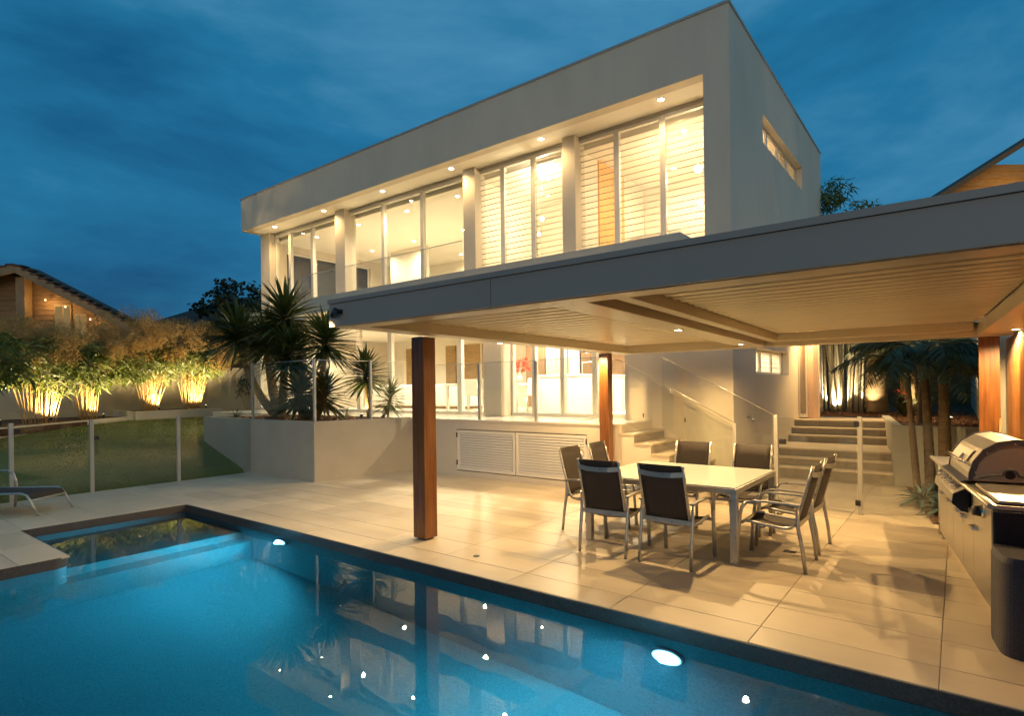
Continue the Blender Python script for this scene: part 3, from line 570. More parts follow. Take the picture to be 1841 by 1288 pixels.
def bumpy(name, poly_fn, nx_, ny_, z0, amp, mt_, parent=None, **kw):
    q = MB()
    for i in range(nx_ + 1):
        for j in range(ny_ + 1):
            x, y = poly_fn(i / nx_, j / ny_); q.v.append((x, y, z0 + R_.uniform(-amp, amp)))
    for i in range(nx_):
        for j in range(ny_): k = i * (ny_ + 1) + j; q.f.append((k, k + ny_ + 1, k + ny_ + 2, k + 1)); q.mi.append(0); q.smooth.append(False)
    return q.build(name, mt_, parent, **kw)
bumpy('mulch', lambda u, v: ((sxr(12 + 3.9 * v) + .10) * (1 - u) + .33 * u, 12.1 + 3.8 * v), 14, 40, .985, .02, 'soil', sp2)
bumpy('garden_soil', lambda u, v: (-9 + 9.35 * u, 15.88 + 9 * v), 60, 60, .985, .025, 'soil', kind='structure')
bumpy('bed_soil', lambda u, v: ((-.27 - .153 * (3.05 * v)) * (1 - u) + .34 * u, 8.97 + 3.0 * v), 8, 30, .015, .012, 'soil', kind='structure')
ch = MB()                                                         # bark chips scattered over the beds
for i in range(2600):
    v = R_.random()
    if i % 3 == 0: u = R_.random(); x, y, z_ = (sxr(12 + 3.9 * v) + .16) * (1 - u) + .3 * u, 12.15 + 3.7 * v, 1.01
    elif i % 3 == 1: x, y, z_ = R_.uniform(-3.1, .2), 15.9 + 3.5 * v, 1.012
    else: x, y, z_ = R_.uniform(-14.2, -9.8), R_.uniform(6.85, 8.6), 1.15
    a = R_.uniform(0, 6.3); l_ = R_.uniform(.02, .05); dx, dy = math.cos(a) * l_, math.sin(a) * l_; h = R_.uniform(-.012, .018)
    ch.face([(x - dx, y - dy, z_), (x + dy * .4, y - dx * .4, z_ + h), (x + dx, y + dy, z_ + .01), (x - dy * .4, y + dx * .4, z_ + .012)])
ch.build('bark_chips', 'bark_chip', label='loose brown bark chips scattered over the garden beds', cat='mulch', kind='stuff')
bw = MB().box(.34, .55, 9.7, 26, 0, 4.2).build('boundary_wall', 'block_wall', label='tall pale rendered wall behind the palms on the right', cat='wall')
MB().box(-9, .338, 24.8, 25, .9, 3.4).build('garden_fence', 'weatherboard', label='dark timber fence at the back of the side garden', cat='fence')

# ------------------------------------------------------------------ lawn, beds and walls on the left
def sm(a, b_, x): t_ = min(1, max(0, (x - a) / (b_ - a))); return t_ * t_ * (3 - 2 * t_)
def lz(x, y):
    d = -12.36 - x
    return min(.28 * d, .72 + .0 * d) * (1 - sm(1.8, 3.4, d)) + (.70 + .20 * sm(2.4, 8.5, d)) * sm(1.8, 3.4, d) - .0 if d > 0 else 0
lw = MB(); nx_, ny_ = 70, 70
for i in range(nx_ + 1):
    for j in range(ny_ + 1): x = -12.45 - 14.2 * i / nx_; y = -7 + 33 * j / ny_; lw.v.append((x, y, lz(x, y) - .03 if i else -.3))
for i in range(nx_):
    for j in range(ny_): k = i * (ny_ + 1) + j; lw.f.append((k, k + 1, k + ny_ + 2, k + ny_ + 1)); lw.mi.append(0); lw.smooth.append(True)
lw.build('lawn', 'lawn', kind='structure')
gr = MB()
for i in range(90000):
    x = -12.50 - 9.2 * R_.random() ** 1.25; y = R_.uniform(-1.5, 12)
    if x > -14.6 and y > 6.5: continue
    z_ = lz(x, y) - .032; h = R_.uniform(.02, .042); a = R_.uniform(0, 6.3); wd = .0035 + .0005 * (-x - 12); dx, dy = math.cos(a) * wd, math.sin(a) * wd; lx_, ly_ = R_.uniform(-.025, .025), R_.uniform(-.025, .025)
    gr.face([(x - dx, y - dy, z_), (x + dx, y + dy, z_), (x + lx_, y + ly_, z_ + h)])
gr.build('grass', 'grass', label='short mown green grass on the sloping lawn', cat='grass', kind='stuff')
def strip_wall(name, pts, z0, z1, th, mt_, label, cat='wall', parent=None):
    q = MB()
    for a, b_ in zip(pts, pts[1:]):
        a, b_ = Vector(a), Vector(b_); d = (b_ - a).normalized(); nn = Vector((-d.y, d.x)) * th
        q.prism([tuple(a), tuple(b_), tuple(b_ + nn), tuple(a + nn)], z0, z1)
    return q.build(name, mt_, parent, label, cat)
strip_wall('garden_wall', [(-24.3, -6), (-24.3, 11.2), (-20.4, 17.5), (-19.2, 17.5)][::-1], .7, 2.75, .2, 'cream_wall', 'cream rendered boundary wall behind the lit bamboo')
b1 = thing('bamboo_bed', 'low pale walled bed along the cream wall, nearest the left edge', 'garden bed', (-19.7, 5.4, .8))
b1p = [(-21.55, 7.3), (-17.9, 3.55), (-14.2, -.3)]
strip_wall('wall', b1p, .6, 1.0, .15, 'render', None, None, b1)
MB().prism([(-21.5, 7.45), (-17.8, 3.68), (-14.1, -.2), (-24.28, -.2), (-24.28, 7.45)], .8, .97).build('mulch', 'soil', b1)
b2 = thing('bamboo_bed', 'low pale corner bed holding the two brightest bamboo clumps', 'garden bed', (-22.5, 9, .8))
strip_wall('wall', [(-22.2, 10.7), (-21.35, 7.5), (-24.28, 8.0)], .6, 1.17, .15, 'render', None, None, b2)
MB().prism([(-22.1, 10.6), (-21.42, 7.62), (-24.28, 8.1), (-24.28, 10.6)], .8, 1.14).build('mulch', 'soil', b2)

# ------------------------------------------------------------------ plants
def leaf(q, p, d, ln, wd, droop=.2, mi=0, seg=3):
    """a folded strap leaf"""
    d = Vector(d).normalized(); sd_ = d.cross(Vector((0, 0, 1)))
    if sd_.length < .1: sd_ = d.orthogonal()
    sd_.normalize(); nrm = sd_.cross(d); p = Vector(p); pts = []
    prof = (.55, 1.0, .75, .0) if seg == 3 else (.5, 1, 0)
    for i in range(seg + 1):
        t_ = i / seg; c = p + d * (ln * t_) - Vector((0, 0, 1)) * (droop * ln * t_ * t_); hw = wd * prof[i]
        pts.append((c - sd_ * hw + nrm * hw * .35, c, c + sd_ * hw + nrm * hw * .35))
    k = len(q.v)
    for t3 in pts[:-1]: q.v += [tuple(v) for v in t3]
    tip = len(q.v); q.v.append(tuple(pts[-1][1]))
    for i in range(seg - 1):
        b_ = k + i * 3; q.f += [(b_, b_ + 1, b_ + 4, b_ + 3), (b_ + 1, b_ + 2, b_ + 5, b_ + 4)]; q.mi += [mi, mi]; q.smooth += [False, False]
    b_ = k + (seg - 1) * 3; q.f += [(b_, b_ + 1, tip), (b_ + 1, b_ + 2, tip)]; q.mi += [mi, mi]; q.smooth += [False, False]
def rosette(c, n_, ln, wd, up=(0, 0, 1), lo=-.42, droop=.12, stretch=0):
    q = MB(); up = Vector(up).normalized(); rot = Vector((0, 0, 1)).rotation_difference(up); ga = 2.39996
    for i in range(n_):
        t_ = (i + .5) / n_; zz = 1 - (1 - lo) * t_ ** .85; r = math.sqrt(max(0, 1 - zz * zz)); a = i * ga + R_.uniform(-.25, .25)
        d = rot @ Vector((r * math.cos(a), r * math.sin(a), zz + R_.uniform(-.08, .08))); f_ = R_.uniform(.82, 1.08) * (1 - .12 * max(0, zz))
        leaf(q, Vector(c) - up * (stretch * t_), d, ln * f_, wd, droop * (1 + max(0, -zz)))
    return q
def curve(a, b_, c, n_=9):
    a, b_, c = Vector(a), Vector(b_), Vector(c); return [(1 - t_) ** 2 * a + 2 * t_ * (1 - t_) * b_ + t_ * t_ * c for t_ in (i / (n_ - 1) for i in range(n_))]
def yucca(label, base, heads, mat_='yucca', trunk_r=.10, leafw=.030, group=None):
    t_ = thing('yucca', label, 'yucca', base, group)
    for (hx, hy, hz, rr, n_, ln, tilt) in heads:
        b0 = Vector(base); top = Vector((hx, hy, hz)); mid = Vector((hx + (b0.x - hx) * .15, hy + (b0.y - hy) * .15, b0.z + (hz - b0.z) * .35))
        pts = curve(b0 + Vector((R_.uniform(-.05, .05), R_.uniform(-.05, .05), -.06)), mid, top); MB().tube(pts, [rr * (1.15 - .5 * i / 8) for i in range(9)], 9).build('trunk', 'yucca_trunk', t_)
        rosette(top, int(n_ * 1.5), ln * 1.12, leafw * 1.5, tilt, stretch=.34).build('leaf_rosette', mat_, t_)
yucca('tallest dark yucca with several spiky heads in the planter', (-12.75, 7.6, 1.13),
      [(-12.2, 7.4, 3.58, .10, 110, 1.0, (.05, 0, 1)), (-13.15, 7.5, 3.10, .12, 130, .95, (-.1, 0, 1)), (-13.95, 7.2, 3.30, .10, 120, .92, (-.2, 0, 1))])
yucca('shorter dark yucca leaning over the glass at the planter corner', (-11.6, 7.55, 1.13),
      [(-11.75, 7.25, 2.75, .10, 120, .84, (.05, 0, 1)), (-10.95, 7.6, 2.98, .08, 110, .84, (.15, 0, 1)), (-11.55, 7.3, 1.86, .10, 120, .72, (0, -.1, 1)), (-10.85, 7.5, 1.80, .08, 90, .64, (.15, 0, 1))], leafw=.027)
yucca('slim yucca with two pale lit stems nearest the timber post', (-10.15, 8.2, 1.13),
      [(-10.25, 8.1, 2.26, .05, 95, .62, (-.05, 0, 1))], leafw=.024)
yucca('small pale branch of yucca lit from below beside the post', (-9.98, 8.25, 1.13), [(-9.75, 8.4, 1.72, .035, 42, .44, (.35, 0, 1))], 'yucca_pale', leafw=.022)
for lb, x, y, n_, ln in (('small spiky grass plant at the outer end of the planter', -13.9, 7.1, 34, .42), ('thin spiky plant between the yuccas in the planter', -11.2, 8.3, 22, .5)):
    a_ = thing('spiky_plant', lb, 'plant', (x, y, 1.13)); rosette((x, y, 1.15), n_, ln, .012, lo=.05, droop=.35).build('leaves', 'yucca', a_)
def uplight(lb, p, aim, e, sz=100, c=WARM, bl=.5):
    t_ = thing('garden_uplight', lb, 'uplight', p, 'garden uplights'); p = Vector(p); aim = Vector(aim).normalized()
    MB().tube([p, p + Vector((0, 0, .06))], .012, 8).tube([p + Vector((0, 0, .06)), p + Vector((0, 0, .06)) + aim * .08], .032, 12).build('housing', 'black', t_)
    MB().disc(p + Vector((0, 0, .06)) + aim * .082, .027, aim, 12).build('lens', 'lamp_soft', t_)
    lamp('SPOT', p + Vector((0, 0, .06)) + aim * .10, e, c, t_, .025, sz, bl, aim)
uplight('small uplight at the foot of the slim lit yucca', (-10.22, 7.95, 1.12), (.05, .25, 1), 22, 90)

def leaves_cloud(q, n_, centre, rad3, ln, wd, fn=None, dense=.55):
    for i in range(n_):
        while True:
            v = Vector((R_.uniform(-1, 1), R_.uniform(-1, 1), R_.uniform(-1, 1)))
            if v.length < 1 and (v.length > .25 or R_.random() < dense): break
        p = Vector(centre) + Vector((v.x * rad3[0], v.y * rad3[1], v.z * rad3[2]))
        a = R_.uniform(0, 6.3); d = Vector((math.cos(a), math.sin(a), R_.uniform(-.9, .35))).normalized(); s_ = d.cross(Vector((R_.uniform(-1, 1), R_.uniform(-1, 1), 1))).normalized(); l_ = ln * R_.uniform(.6, 1.25); w_ = wd * R_.uniform(.7, 1.2)
        k = len(q.v); q.v += [tuple(p), tuple(p + d * l_ * .4 + s_ * w_), tuple(p + d * l_ - Vector((0, 0, l_ * .25))), tuple(p + d * l_ * .4 - s_ * w_)]
        q.f.append((k, k + 1, k + 2, k + 3)); q.mi.append(0); q.smooth.append(False)
def clumps(q, n_cl, n_lv, centre, rad3, clr, ln, wd):
    for i in range(n_cl):
        a = R_.uniform(0, 6.3); u = R_.uniform(-1, 1); rr = R_.uniform(.55, 1.0); s_ = math.sqrt(1 - u * u)
        c = (centre[0] + rad3[0] * rr * s_ * math.cos(a), centre[1] + rad3[1] * rr * s_ * math.sin(a), centre[2] + rad3[2] * rr * u); f_ = R_.uniform(.7, 1.3)
        leaves_cloud(q, n_lv, c, (clr * f_, clr * f_, clr * f_ * .75), ln, wd)
def bamboo(label, base, n_c, spread, h, crown, n_cl, n_lv, dry=None, culm='culm', r=.0085, group='bamboo clumps', leafm='bamboo_leaf', ln=.36, wd=.034, b0=.16):
    t_ = thing('bamboo', label, 'bamboo', base, group); b = Vector(base); subs = [Vector((R_.uniform(-.28, .28), R_.uniform(-.28, .28), 0)) * (b0 / .16) * .9 for _ in range(3)]
    for i in range(n_c):
        a = 2.4 * i; rr = b0 * math.sqrt((i + .5) / n_c) * 1.25; sc_ = subs[i % len(subs)]; q0 = b + sc_ + Vector((math.cos(a) * rr * .8, math.sin(a) * rr * .8, -.05)); o_ = (Vector((math.cos(a), math.sin(a), 0)) * spread * rr / b0 + sc_ * .8) * R_.uniform(.2, 1.3)
        hh = h * R_.uniform(.75, 1.05); pts = [q0 + o_ * (u ** 1.3) + Vector((0, 0, hh * u)) for u in (0, .2, .4, .6, .8, 1)]; k_r = r * R_.uniform(.7, 1.2)
        MB().tube(pts, [k_r, k_r, k_r * .95, k_r * .85, k_r * .7, k_r * .4], 6).build('culm', culm, t_)
    q = MB(); c0 = b + Vector((0, 0, crown[3])); clumps(q, n_cl, n_lv, c0, crown[:3], .30 * crown[4], ln, wd); q.build('foliage', leafm, t_)
    if dry:
        q = MB(); clumps(q, dry[0], dry[1], b + Vector((dry[2], dry[3], dry[4])), dry[5:8], .34, .12, .008); q.build('dry_plumes', 'dry_leaf', t_)
    return t_
bamboo('lit bamboo clump in the low bed, leftmost of the row', (-20.4, 4.75, .97), 34, .30, 1.9, (1.5, 1.5, .70, 1.75, 1.4), 32, 70, (34, 260, .45, -.35, 2.3, 1.5, 1.5, .7))
bamboo('lit bamboo clump in the low bed beside the corner bed', (-21.7, 6.35, .97), 40, .24, 1.95, (1.5, 1.5, .70, 1.75, 1.4), 32, 70, (34, 260, .45, -.35, 2.35, 1.5, 1.5, .75))
bamboo('bamboo clump at the front corner of the corner bed', (-22.2, 8.15, 1.14), 44, .34, 1.75, (1.4, 1.4, .70, 1.75, 1.4), 30, 70, (50, 260, .6, -.3, 2.4, 1.6, 1.6, .95))
bamboo('brightest bamboo clump at the far end of the corner bed', (-22.6, 9.75, 1.14), 38, .28, 1.85, (1.4, 1.4, .70, 1.75, 1.4), 30, 70, (54, 260, .8, .1, 2.4, 1.7, 1.7, 1.0))
bamboo('bamboo foliage hanging in at the left edge over the bed', (-19.0, 2.9, .97), 14, .4, 2.0, (1.6, 1.6, .75, 1.7, 1.4), 32, 70, (26, 260, .3, -.3, 2.7, 1.3, 1.3, .7))
bamboo('dark unlit bamboo shrub in front of the cream wall', (-22.4, 12.3, .9), 18, .25, 1.6, (.75, .75, .7, 1.2, 1.0), 18, 80, None, 'culm', .012, None, 'dark_leaf', .14, .012)
for lb, p, am, e in (('uplight under the leftmost lit bamboo clump', (-20.0, 5.1, .99), (-.35, .15, 1), 60), ('uplight under the lit bamboo beside the corner bed', (-21.3, 6.75, .99), (-.3, 0, 1), 50), ('uplight at the front corner of the corner bed', (-21.75, 8.5, 1.15), (-.3, .2, 1), 60), ('uplight blazing at the far end of the corner bed', (-22.15, 10.25, 1.15), (-.25, -.15, 1), 80), ('uplight behind the bamboo at the left edge', (-19.3, 3.9, .99), (-.3, -.2, 1), 40)):
    uplight(lb, (p[0] + .22, p[1] - .16, p[2]), am, e * 2.3, 140, (1, .72, .36), .8)

def tree(label, base, h, rads, cz, n_cl, n_lv, mt_, name='tree', trunk='palm_dark', ln=.3, wd=.09, group=None):
    t_ = thing(name, label, 'tree', base, group); b = Vector(base)
    tr = MB().tube([b, b + Vector((.05, 0, h * .4)), b + Vector((-.05, .05, h * .75))], [.16, .12, .05], 8)
    for i in range(5):
        a = i * 1.3; tr.tube([b + Vector((0, 0, h * .4)), b + Vector((math.cos(a) * rads[0] * .6, math.sin(a) * rads[1] * .6, h * .8))], [.06, .02], 6)
    tr.build('trunk', trunk, t_); q = MB(); clumps(q, n_cl, n_lv, b + Vector((0, 0, cz)), rads, .75, ln, wd); q.build('crown', mt_, t_)
tree('dark tree rising beyond the cream wall left of the house', (-30.0, 16.5, .5), 6, (3.0, 3.0, 1.9), 5.2, 46, 90, 'dark_leaf')
tree('dark bushy tree behind the yuccas against the house end', (-26.0, 17.0, .5), 5, (2.6, 2.4, 2.2), 3.6, 46, 90, 'dark_leaf', group=None)

# right hand garden
def frond(q, p, d, ln, droop, nl=26, ll=.42, wd=.014):
    d = Vector(d).normalized(); p = Vector(p); pts = [p + d * (ln * t_) - Vector((0, 0, 1)) * (droop * ln * t_ ** 2.2) for t_ in (i / 10 for i in range(11))]
    q.tube(pts, [.020 - .0016 * i for i in range(11)], 5)
    for i in range(nl):
        t_ = .18 + .82 * i / nl; f_ = t_ * 10; j = min(9, int(f_)); c = pts[j].lerp(pts[j + 1], f_ - j); tg = (pts[j + 1] - pts[j]).normalized(); s_ = tg.cross(Vector((0, 0, 1))).normalized()
        for sg in (-1, 1):
            dd = (s_ * sg + tg * .75 + Vector((0, 0, R_.uniform(-.55, .15)))).normalized(); l_ = ll * math.sin(math.pi * (.15 + .8 * t_)) * R_.uniform(.85, 1.1); leaf(q, c, dd, l_, wd, .28, seg=2)
def palm(label, base, top, r, nf, ln, mt_='palm_dark', rings=0, aimz=.55, ll=.42):
    t_ = thing('palm_tree', label, 'palm', base, 'palms beside the side path'); b, tp_ = Vector(base), Vector(top); n_ = 26
    pts = [b.lerp(tp_, i / n_) for i in range(n_ + 1)]; rs = [r * (1.12 - .35 * i / n_) * (1.05 if i % 2 else .98) for i in range(n_ + 1)]
    MB().tube(pts, rs, 12).build('trunk', mt_, t_)
    MB().tube([tp_ - Vector((0, 0, .05)), tp_ + Vector((0, 0, .25)), tp_ + Vector((0, 0, .5))], [r * .85, r * .8, r * .35], 10).build('crown_shaft', 'agave', t_)
    for i in range(nf):
        a = 2.4 * i + R_.uniform(-.3, .3); q = MB(); frond(q, tp_ + Vector((0, 0, .35)), (math.cos(a), math.sin(a), aimz * R_.uniform(.4, 1.4)), ln * R_.uniform(.85, 1.1), R_.uniform(.45, .85), 34, ll); q.build('frond', 'palm_leaf', t_)
palm('slender dark palm nearest the steps in the ground bed', (-.52, 11.2, .01), (-.64, 11.3, 1.72), .050, 9, 1.25)
palm('middle palm trunk of the three in the ground bed', (-.36, 11.45, .01), (-.42, 11.5, 1.88), .070, 10, 1.4)
palm('thickest ringed palm trunk of the three beside the barbecue', (-.17, 11.4, .01), (-.18, 11.4, 1.80), .090, 10, 1.4)
palm('short palm half hidden behind the middle trunk in the planter', (-.55, 13.2, .99), (-.52, 13.3, 2.1), .072, 8, 1.4)
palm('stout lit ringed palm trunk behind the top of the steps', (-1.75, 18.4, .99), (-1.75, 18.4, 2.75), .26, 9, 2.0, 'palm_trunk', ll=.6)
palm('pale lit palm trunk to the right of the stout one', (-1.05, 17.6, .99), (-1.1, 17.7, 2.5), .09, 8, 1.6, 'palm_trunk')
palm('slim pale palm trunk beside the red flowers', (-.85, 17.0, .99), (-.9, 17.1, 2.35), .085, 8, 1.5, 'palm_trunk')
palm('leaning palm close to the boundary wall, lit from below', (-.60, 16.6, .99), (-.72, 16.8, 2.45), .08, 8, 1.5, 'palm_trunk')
bamboo('tall pale bamboo stand at the back of the side path', (-2.75, 18.7, .99), 20, .30, 5.4, (.95, .8, 1.9, 5.1, 1.3), 40, 90, None, 'culm_pale', .030, None, 'bamboo_leaf', .24, .022, .38)
bamboo('pale bamboo stems standing right of the tall stand', (-2.25, 18.3, .99), 9, .22, 3.6, (.9, .7, .7, 3.4, 1.2), 22, 70, None, 'culm_pale', .034, None, 'palm_leaf', .24, .02, .22)
hl = thing('heliconia', 'leafy plant with red flowers among the palms', 'plant', (-1.0, 16.4, .99))
q = MB()
for i in range(26):
    a = 2.4 * i; leaf(q, (-1.0 + R_.uniform(-.15, .15), 16.4 + R_.uniform(-.15, .15), 1.0 + R_.uniform(0, .3)), (math.cos(a), math.sin(a), R_.uniform(.8, 2.2)), R_.uniform(.45, .8), .055, .45)
q.build('leaves', 'palm_leaf', hl); q = MB()
for i in range(9):
    a = 2.1 * i; leaf(q, (-1.05 + R_.uniform(-.12, .2), 16.25, 1.45 + R_.uniform(-.1, .15)), (math.cos(a), math.sin(a), R_.uniform(.2, .9)), .16, .02, .3)
q.build('flowers', 'heliconia', hl)
for i, (x, y, lb) in enumerate(((-.42, 10.1, 'blue green agave at the corner of the ground bed'), (-.30, 10.9, 'blue green agave at the foot of the palms'), (-.15, 9.6, 'blue green agave half hidden behind the barbecue'))):
    a_ = thing('agave', lb, 'agave', (x, y, .02), 'agaves in the ground bed'); rosette((x, y, .10), 26, .42, .036, lo=-.1, droop=.3).build('leaves', 'agave', a_)
uplight('uplight in the soil under the tall bamboo', (-2.6, 17.9, 1.0), (-.1, .35, 1), 42, 110, (1, .82, .55)); uplight('uplight at the foot of the stout ringed palm', (-1.95, 17.7, 1.0), (.15, .45, 1), 26, 90, (1, .8, .5)); uplight('uplight between the slim palms and boundary wall', (-.5, 16.0, 1.0), (-.1, .4, 1), 46, 130, (1, .8, .5)); uplight('uplight in the planter washing the pale boundary wall', (-.15, 13.6, 1.0), (.45, .1, 1), 26, 130)

# ------------------------------------------------------------------ outdoor dining setting
tb = thing('dining_table', 'square frosted glass dining table with metal frame under the pergola', 'table', (-2.595, 6.645, 0))
tx0, tx1, ty0, ty1, th = -3.45, -1.74, 5.87, 7.42, .745
bevel(MB().box(tx0, tx1, ty0, ty0 + .05, th - .055, th - .002).box(tx0, tx1, ty1 - .05, ty1, th - .055, th - .002).box(tx0, tx0 + .05, ty0 + .05, ty1 - .05, th - .055, th - .002).box(tx1 - .05, tx1, ty0 + .05, ty1 - .05, th - .055, th - .002).build('frame', 'alu', tb), .003)
MB().box(tx0 + .02, tx1 - .02, ty0 + .02, ty1 - .02, th - .001, th + .009).build('tabletop', 'table_glass', tb)
for x in (tx0, tx1 - .07):
    for y in (ty0, ty1 - .07): bevel(MB().box(x, x + .07, y, y + .07, 0, th - .056).build('leg', 'alu', tb), .004)
def chair(label):
    c = thing('patio_chair', label, 'chair', (0, 0, 0), 'chairs round the dining table')
    for s in (-1, 1):
        x = .268 * s; hv = (.009, 0, 0); wv = (0, .021, 0)
        arm = [(x, .315, 0), (x, .295, .28), (x, .275, .48), (x, .255, .56), (x, .215, .612), (x, .15, .635), (x, .0, .640), (x, -.15, .636), (x, -.27, .628)]
        MB().tube(arm[:5], [.021, .020, .019, .018, .018], 8).build('leg', 'alu', c)
        MB().flat(arm[4:], (.021 * 1, 0, 0), (0, 0, .008)).build('armrest', 'alu', c)
        MB().tube([(x, -.315, 0), (x, -.29, .22), (x, -.255, .42), (x, -.245, .62)], [.017, .018, .018, .016], 8).build('leg', 'alu', c)
    rail = [(-.385, 1.01), (-.345, .86), (-.295, .68), (-.25, .52), (-.225, .445), (-.185, .405), (-.12, .392), (.05, .405), (.18, .425), (.24, .425), (.27, .405)]
    for s in (-1, 1): MB().tube([(.232 * s, y, z_) for y, z_ in rail], .015, 8).build('side_rail', 'alu', c)
    def sheet(pts, sag):
        q = MB(); n_ = 6
        for y, z_ in pts:
            for i in range(n_ + 1): u = i / n_ * 2 - 1; q.v.append((.225 * u, y - sag[0] * (1 - u * u), z_ - sag[1] * (1 - u * u)))
        for i in range(len(pts) - 1):
            for j in range(n_): k = i * (n_ + 1) + j; q.f.append((k, k + 1, k + n_ + 2, k + n_ + 1)); q.mi.append(0); q.smooth.append(True)
        return q
    for nm, pts, sag in (('backrest', rail[:5], (.018, 0)), ('seat', rail[5:10], (0, .022))):
        o_ = sheet(pts, sag).build(nm, 'sling', c); md = o_.modifiers.new('thickness', 'SOLIDIFY'); md.thickness = .006
    MB().flat([(-.225, -.375, .925), (-.12, -.405, .915), (0, -.415, .912), (.12, -.405, .915), (.225, -.375, .925)], (0, .004, 0), (0, 0, .024)).build('crossbar', 'alu', c)
    MB().flat([(-.26, -.252, .44), (.26, -.252, .44)], (0, .007, 0), (0, 0, .024)).build('crossbar', 'alu', c)
    MB().tube([(-.225, .10, .375), (-.1, .10, .345), (.1, .10, .345), (.225, .10, .375)], .011, 6).build('crossbar', 'alu', c)
    MB().flat([(-.26, .285, .385), (.26, .285, .385)], (0, .007, 0), (0, 0, .014)).build('crossbar', 'alu', c)
    return c
c0 = None
for lb, x, y, a in (('dark sling chair at the pool side of the table, nearer the timber post', -3.005, 5.735, 2), ('dark sling chair at the pool side of the table, nearest the camera', -2.295, 5.735, -2),
                    ('dark sling chair nearest the pool on the barbecue side of the table', -1.46, 6.22, 90), ('dark sling chair further from the pool on the barbecue side of the table', -1.46, 6.96, 88),
                    ('dark sling chair at the terrace end of the table, nearer the pool', -3.60, 6.37, -92), ('dark sling chair at the terrace end of the table, further from the pool', -3.60, 7.10, -88),
                    ('dark sling chair on the far side of the table in front of the steps', -2.87, 7.42, 181), ('dark sling chair on the far side of the table in front of the gate post', -2.11, 7.42, 178)):
    c = chair(lb) if c0 is None else copy_tree(c0)
    if c0 is None: c0 = c
    c['label'] = lb; c.location = (x, y, 0); c.rotation_euler = (0, 0, rad(a))
MB().box(-1.49, -1.37, 6.60, 6.70, .001, .004).build('floor_drain', 'black', label='small dark square drain in the paving beside the table', cat='drain')
MB().tube([(-4.05, 4.62, .001), (-4.05, 4.62, .006)], .035, 12).build('floor_outlet', 'black', label='tiny round outlet in the paving beside the front timber post', cat='outlet')

# ------------------------------------------------------------------ sun lounger
lg = thing('sun_lounger', 'dark sling sun lounger with metal frame beside the pool', 'lounger', (0, 0, 0))
for s in (-.30, .30):
    MB().tube([(.02, s, 0), (-.10, s, .22), (-.16, s, .295), (-.24, s, .32), (-1.2, s, .30), (-1.9, s, .30)], .016, 8).build('side_rail', 'alu', lg)
    MB().tube([(-1.55, s, 0), (-1.52, s, .30)], .015, 8).build('leg', 'alu', lg)
    MB().tube([(-.98, s * 1.12, .0), (-.95, s * 1.12, .40), (-1.0, s * 1.12, .52), (-1.10, s * 1.12, .57), (-1.5, s * 1.12, .57), (-1.6, s * 1.12, .33)], .017, 8).build('armrest', 'alu', lg)
MB().tube([(-.10, -.30, .22), (-.10, .30, .22)], .016, 8).build('crossbar', 'alu', lg)
MB().box(-1.25, -.14, -.285, .285, .303, .310).hexa([(-.14, -.285, .303), (-.10, -.285, .25), (-.10, .285, .25), (-.14, .285, .303), (-.142, -.285, .310), (-.095, -.285, .256), (-.095, .285, .256), (-.142, .285, .310)]).build('seat', 'sling', lg)
MB().hexa([(-1.25, -.285, .303), (-1.25, .285, .303), (-1.75, .285, .66), (-1.75, -.285, .66), (-1.25, -.285, .312), (-1.25, .285, .312), (-1.756, .285, .668), (-1.756, -.285, .668)]).build('backrest', 'sling', lg)
lg.location = (-10.81, 2.73, 0); lg.rotation_euler = (0, 0, rad(33))

# ------------------------------------------------------------------ barbecue kitchen
bb = thing('barbecue', 'stainless barbecue with grey domed hood and drawer cabinets', 'barbecue', (0, 0, 0)); bev = lambda o_, w_=.004: bevel(o_, w_)
MB().box(.12, 2.9, .06, .48, 0, .10).build('plinth', 'tile', bb)
bev(MB().box(.12, 2.88, .02, .50, .101, .868).build('cabinet', 'hood_rim', bb))  # body coloured darker than the doors, painting shade into their gaps
xs_ = [.14, .62, 1.08, 1.62, 2.12, 2.86]
for i in range(5):
    d = bev(MB().box(xs_[i] + .005, xs_[i + 1] - .005, -.004, .018, .115, .70 if 0 < i < 4 else .85).build('door', 'steel', bb), .003)
    hx = xs_[i + 1] - .20 if i < 3 else xs_[i] + .06
    MB().flat([(hx, -.004, .60), (hx + .01, -.04, .60), (hx + .06, -.052, .60), (hx + .11, -.04, .60), (hx + .12, -.004, .60)], (0, 0, .012), (0, .003, 0)).build('handle', 'steel', d)
for x in (.03, -.22): MB().cyl((x, .06, 0), .036, .885, 16).build('leg', 'alu_post', bb)
bev(MB().box(-.30, 2.93, -.02, .52, .871, .905).build('benchtop', 'steel', bb), .006)
MB().tube([(-.30, -.03, .893), (2.93, -.03, .893)], .020, 10).build('front_rail', 'steel', bb)
bev(MB().extr([(.70, .0, .865), (.70, -.10, .80), (.70, -.11, .73), (.70, .0, .70)], (1.16, 0, 0)).build('control_panel', 'steel', bb))
MB().extr([(1.861, .004, .87), (1.861, -.106, .806), (1.861, -.118, .725), (1.861, -.05, .66), (1.861, .004, .65)], (.03, 0, 0)).build('end_cap', 'black', bb)
nv = Vector((0, -.065, .10)).normalized(); nv = Vector((0, -.55, .83))
for i in range(5):
    cx_ = .82 + i * .21; p = Vector((cx_, -.055, .838)); MB().tube([p, p + nv * .012], [.044, .040], 16).tube([p + nv * .012, p + nv * .045], [.030, .026], 14).build('knob', 'chrome', bb)
p = Vector((2.55, -.006, .79)); MB().tube([p, p + Vector((0, -.02, 0))], .05, 18).build('knob_ring', 'chrome', bb); MB().tube([p + Vector((0, -.02, 0)), p + Vector((0, -.07, 0))], [.042, .034], 16).build('knob', 'black', bb)
